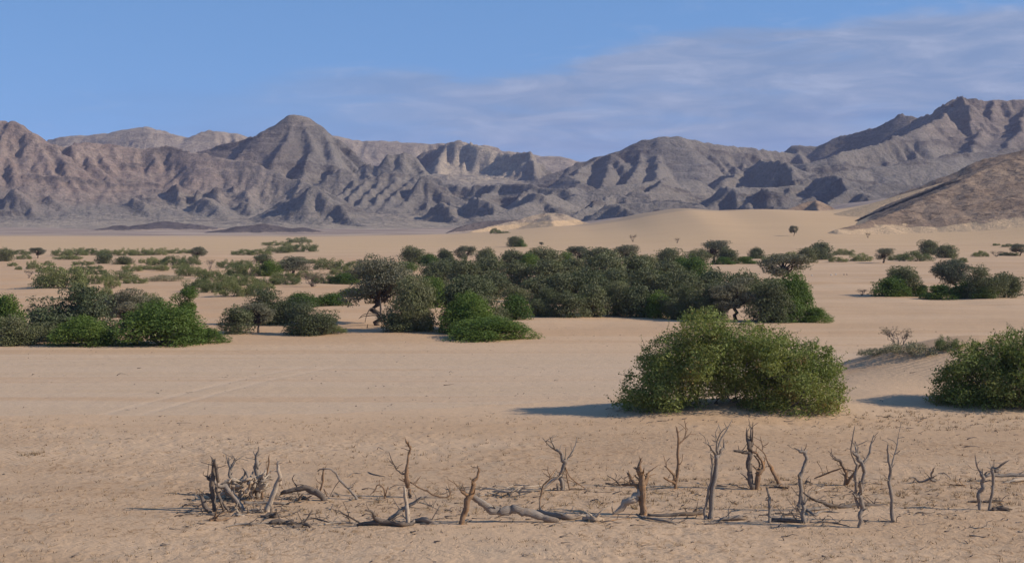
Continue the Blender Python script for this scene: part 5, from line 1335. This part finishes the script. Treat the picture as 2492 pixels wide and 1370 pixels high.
    w('dead_post', 5, (1830, 1192), [[(1830, 1192, 40), (1815, 1050, 44), (1800, 850, 44), (1790, 700, 44), (1780, 580, 34), (1775, 470, 28), (1775, 378, 16)], [(1800, 645, 26), (1820, 550, 20), (1850, 450, 18), (1870, 350, 16), (1882, 285, 5)], [(1782, 742, 12), (1745, 735, 6)], [(1772, 545, 8), (1735, 545, 4)], [(1862, 1190, 10), (1870, 1140, 8), (1905, 1128, 6)]], 'grey', 'tall slender Y-shaped post right of the big forked tree', 'post', GP)
    w('fallen_stick', 5, (1640, 785), [['g', (1560, 785, 8), (1620, 778, 12), (1720, 785, 8)]], 'dark', 'thin dark stick on the sand behind the big forked tree', 'stick', GL)
    w('root_cluster', 6, (510, 765), [[(560, 760, 26), (505, 725, 36), (460, 748, 24), (380, 762, 18), (340, 720, 16), (290, 718, 10)], [(512, 725, 30), (525, 650, 22), (552, 608, 6)], [(500, 720, 16), (470, 680, 6)], [(530, 720, 16), (560, 690, 6)]], 'grey', 'spidery root cluster alone on the sand at the right', 'roots', GL, False)
    w('fallen_stick', 6, (700, 735), [[(720, 725, 9), (690, 690, 11), (650, 665, 12), (600, 668, 6)]], 'grey', 'bent twig right of the spidery root cluster', 'stick', GL)
    w('fallen_stick', 6, (800, 800), [['g', (650, 796, 8), (750, 794, 11), (870, 800, 15)], [(850, 792, 10), (820, 748, 5)]], 'brown', 'flat stick with an upturned twig near the right posts', 'stick', GL, False)
    w('dead_post', 6, (1042, 1062), [[(1042, 1062, 42), (1026, 960, 52), (1030, 870, 46), (1060, 790, 52), (1066, 700, 42), (1040, 650, 24), (1000, 570, 17), (985, 488, 5)], [(1066, 695, 20), (1064, 628, 6)], [(1068, 762, 22), (1135, 745, 6)], [(1080, 700, 16), (1105, 665, 6)]], 'grey', 'bent grey post with a thin antler, left of the rightmost pair', 'post', GP)
    w('dead_post', 6, (1145, 1062), [[(1145, 1062, 36), (1160, 930, 36), (1180, 800, 36), (1190, 700, 42), (1192, 630, 46)], [(1190, 635, 42), (1230, 612, 36), (1285, 578, 10)], [(1200, 645, 40), (1262, 642, 16)], [(1190, 622, 16), (1190, 542, 6)], [(1170, 665, 20), (1150, 618, 6)], [(1240, 605, 20), (1335, 535, 5)]], 'grey', 'grey post with a frayed bushy top, right of the rightmost pair', 'post', GP)
    w('cross_bar', 6, (1300, 790), [[(1080, 708, 26, .5), (1150, 690, 42, .5), (1300, 696, 36, .6), (1450, 686, 36, .6), (1560, 676, 34, .6), (1680, 720, 40, .6), (1720, 790, 40, .6)]], 'grey', 'horizontal bough resting behind the frayed right post', 'bough', GL, False)
    w('fallen_log', 6, (1420, 775), [['g', (1285, 772, 18), (1400, 760, 36), (1520, 738, 44), (1600, 730, 40)]], 'pale', 'pale bare log lying at the right edge behind the posts', 'log', GL)
    w('fallen_log', 6, (1260, 1060), [['g', (1170, 1062, 28), (1260, 1052, 46), (1345, 1062, 28)]], 'dark', 'dark log at the foot of the frayed right post', 'log', GL)
    w('fallen_log', 6, (1170, 980), [['g', (1070, 978, 18), (1170, 974, 24), (1270, 970, 24)]], 'dark', 'thin dark log behind the rightmost pair of posts', 'log', GL)
    w('fallen_log', 6, (950, 978), [['g', (915, 975, 24), (1005, 976, 22)]], 'dark', 'short dark log left of the bent grey post', 'log', GL)
    w('fallen_stick', 6, (1060, 1255), [['g', (930, 1240, 8), (1000, 1258, 14), (1060, 1252, 18), (1150, 1244, 12)]], 'pale', 'pale stick on the sand below the rightmost pair of posts', 'stick', GL)
dead_wood()

# loose sticks, chips and bark lying all through the ring
def litter():
    rng = np.random.RandomState(31)
    parts = []
    zones = [(420, 800, 1195, 1290, 120), (440, 720, 1200, 1260, 130), (800, 1400, 1185, 1280, 120), (1400, 2250, 1175, 1285, 170), (2250, 2492, 1150, 1300, 40), (1900, 2490, 1010, 1060, 60), (1480, 2060, 990, 1032, 110), (0, 2492, 880, 1100, 60), (0, 2492, 1290, 1370, 40)]
    for u0, u1, v0, v1, n in zones:
        for i in range(n):
            h = ground_hit(rng.uniform(u0, u1), rng.uniform(v0, v1))
            a = rng.normal() * .5 + (0 if rng.rand() < .8 else 1.5)
            L = .07 + .6 * rng.rand() ** 3 * (1 if v1 < 1290 else .6)
            if v1 < 1070: L *= .6
            r = rng.uniform(.006, .02)
            dx, dy = math.cos(a) * L / 2, math.sin(a) * L / 2
            p0 = (h.x - dx, h.y - dy, float(ground_z(h.x - dx, h.y - dy)) + r); p1 = (h.x + dx, h.y + dy, float(ground_z(h.x + dx, h.y + dy)) + r + abs(rng.normal()) * .03)
            parts.append(limb(p0, p1, r, r * .5, rng, 4, .08))
    o = link('wood_litter', poly_mesh('wood_litter', parts), mat_bark('litter_bark', (.17, .125, .09), (.34, .27, .205)))
    tag(o, 'loose grey sticks and bark chips scattered over the sand', kind='stuff')
litter()

# short dry grass stubble over the near terrace
def stubble():
    rng = np.random.RandomState(17)
    V, Fc, var = [], [], []
    n = 0
    def tuft(x, y, k, hgt, spread):
        nonlocal n
        z = float(ground_z(x, y, True))
        for b in range(k):
            a = rng.rand() * 6.28; r = spread * rng.rand()
            bx, by = x + math.cos(a) * r, y + math.sin(a) * r
            lean = rng.normal(size=2) * hgt * .7
            w_ = rng.uniform(.006, .014)
            t = rng.rand() * 6.28
            V.extend([(bx - w_ * math.cos(t), by - w_ * math.sin(t), z - .02), (bx + w_ * math.cos(t), by + w_ * math.sin(t), z - .02), (bx + lean[0], by + lean[1], z + hgt * rng.uniform(.5, 1))])
            Fc.append((n, n + 1, n + 2)); n += 3
            var.append(rng.rand())
    for i in range(6500):
        y = 31.5 + 27 * rng.rand() ** 1.35
        x = rng.uniform(-.36, .36) * y
        d = NZ2.fbm(x * .35, y * .25, 3)
        if d < rng.uniform(-.35, .35): continue
        tuft(x, y, rng.randint(3, 8), rng.uniform(.03, .10), rng.uniform(.03, .16))
    for u0, u1, v0, v1, k in ((1440, 2492, 1165, 1240, 420), (440, 1440, 1180, 1250, 200), (2060, 2492, 1000, 1050, 160), (620, 1050, 1080, 1130, 40), (40, 110, 1100, 1112, 14)):
        for i in range(k):
            h = ground_hit(rng.uniform(u0, u1), rng.uniform(v0, v1))
            tuft(h.x, h.y, rng.randint(5, 12), rng.uniform(.05, .16), rng.uniform(.04, .14))
    me = np_mesh('dry_grass', np.array(V), np.array(Fc), False, {'var': ('FACE', np.array(var))})
    m, t = new_mat('dry_grass_straw')
    c = t.mix(t.attr('var').outputs['Fac'], (.17, .105, .055), (.40, .285, .155))
    out_surface(t, bsdf(t, c, .8, None, .1))
    o = link('dry_grass', me, m)
    tag(o, 'short brown dry grass stubble on the near sand', kind='stuff')
stubble()

# dark pebbles and dung strewn over the river bed and the terrace
def pebbles():
    rng = np.random.RandomState(61)
    ico = np.array([(1, 0, 0), (-1, 0, 0), (0, 1, 0), (0, -1, 0), (0, 0, 1), (0, 0, -1)], float)
    tri = np.array([(0, 2, 4), (2, 1, 4), (1, 3, 4), (3, 0, 4), (2, 0, 5), (1, 2, 5), (3, 1, 5), (0, 3, 5)])
    n = 2600
    y = 33 + 85 * rng.rand(n) ** .9; x = rng.uniform(-.36, .36, n) * y
    keep = NZ3.fbm(x * .08, y * .12, 3) > rng.uniform(-.35, .45, n)
    x, y = x[keep], y[keep]
    z = ground_z(x, y, True)
    r = .012 + .045 * rng.rand(len(x)) ** 3
    V = (ico[None] * (r[:, None, None] * rng.uniform(.6, 1.3, (len(x), 6, 1))) * np.array([1, 1, .6]) + np.stack([x, y, z], -1)[:, None, :]).reshape(-1, 3)
    Fc = (tri[None] + 6 * np.arange(len(x))[:, None, None]).reshape(-1, 3)
    o = link('pebbles', np_mesh('pebbles', V, Fc), mat_bark('pebble_stone', (.10, .075, .058), (.22, .165, .125)))
    tag(o, 'small dark pebbles and dung strewn over the sand', kind='stuff')
pebbles()

# pale stones out on the right river sand
def stones():
    rng = np.random.RandomState(9)
    m, t = new_mat('pale_stone')
    p = t.n('ShaderNodeTexCoord').outputs['Object']
    out_surface(t, bsdf(t, t.mix(t.noise(p, 8, 4), (.48, .42, .36), (.66, .60, .52)), .9))
    m2, t2 = new_mat('dark_stone')
    p2 = t2.n('ShaderNodeTexCoord').outputs['Object']
    out_surface(t2, bsdf(t2, t2.mix(t2.noise(p2, 8, 4), (.09, .075, .065), (.17, .14, .12)), .9))
    spec = [(1976, 671, 4, 2.6, 'small white stone on river sand touching the big grove edge', m), (2023, 670, 5, 3.4, 'left of two white stones on the open right river sand', m), (2034, 669, 5, 3.4, 'right of two white stones on the open right river sand', m),
            (2054, 669, 4, 2.6, 'left of two dark stones near the white stones', m2), (2061, 669, 4, 2.6, 'right of two dark stones near the white stones', m2)]
    for u, v, w_, h_, lab, mm in spec:
        g = ground_hit(u, v)
        S = g.y / F
        bm = bmesh.new()
        bmesh.ops.create_icosphere(bm, subdivisions=2, radius=1)
        for q in bm.verts:
            k = 1 + .22 * math.sin(q.co.x * 4 + u) * math.cos(q.co.y * 3 + v) + rng.normal() * .06
            q.co = Vector((q.co.x * w_ * S * .55 * k, q.co.y * w_ * S * .45 * k, max(q.co.z, -.4) * h_ * S * .6 * k))
        me = bpy.data.meshes.new('stone'); bm.to_mesh(me); bm.free()
        o = link('stone', me, mm, None, (g.x, g.y, g.z + h_ * S * .18))
        tag(o, lab, 'stone', 'stones on the right river sand')
stones()
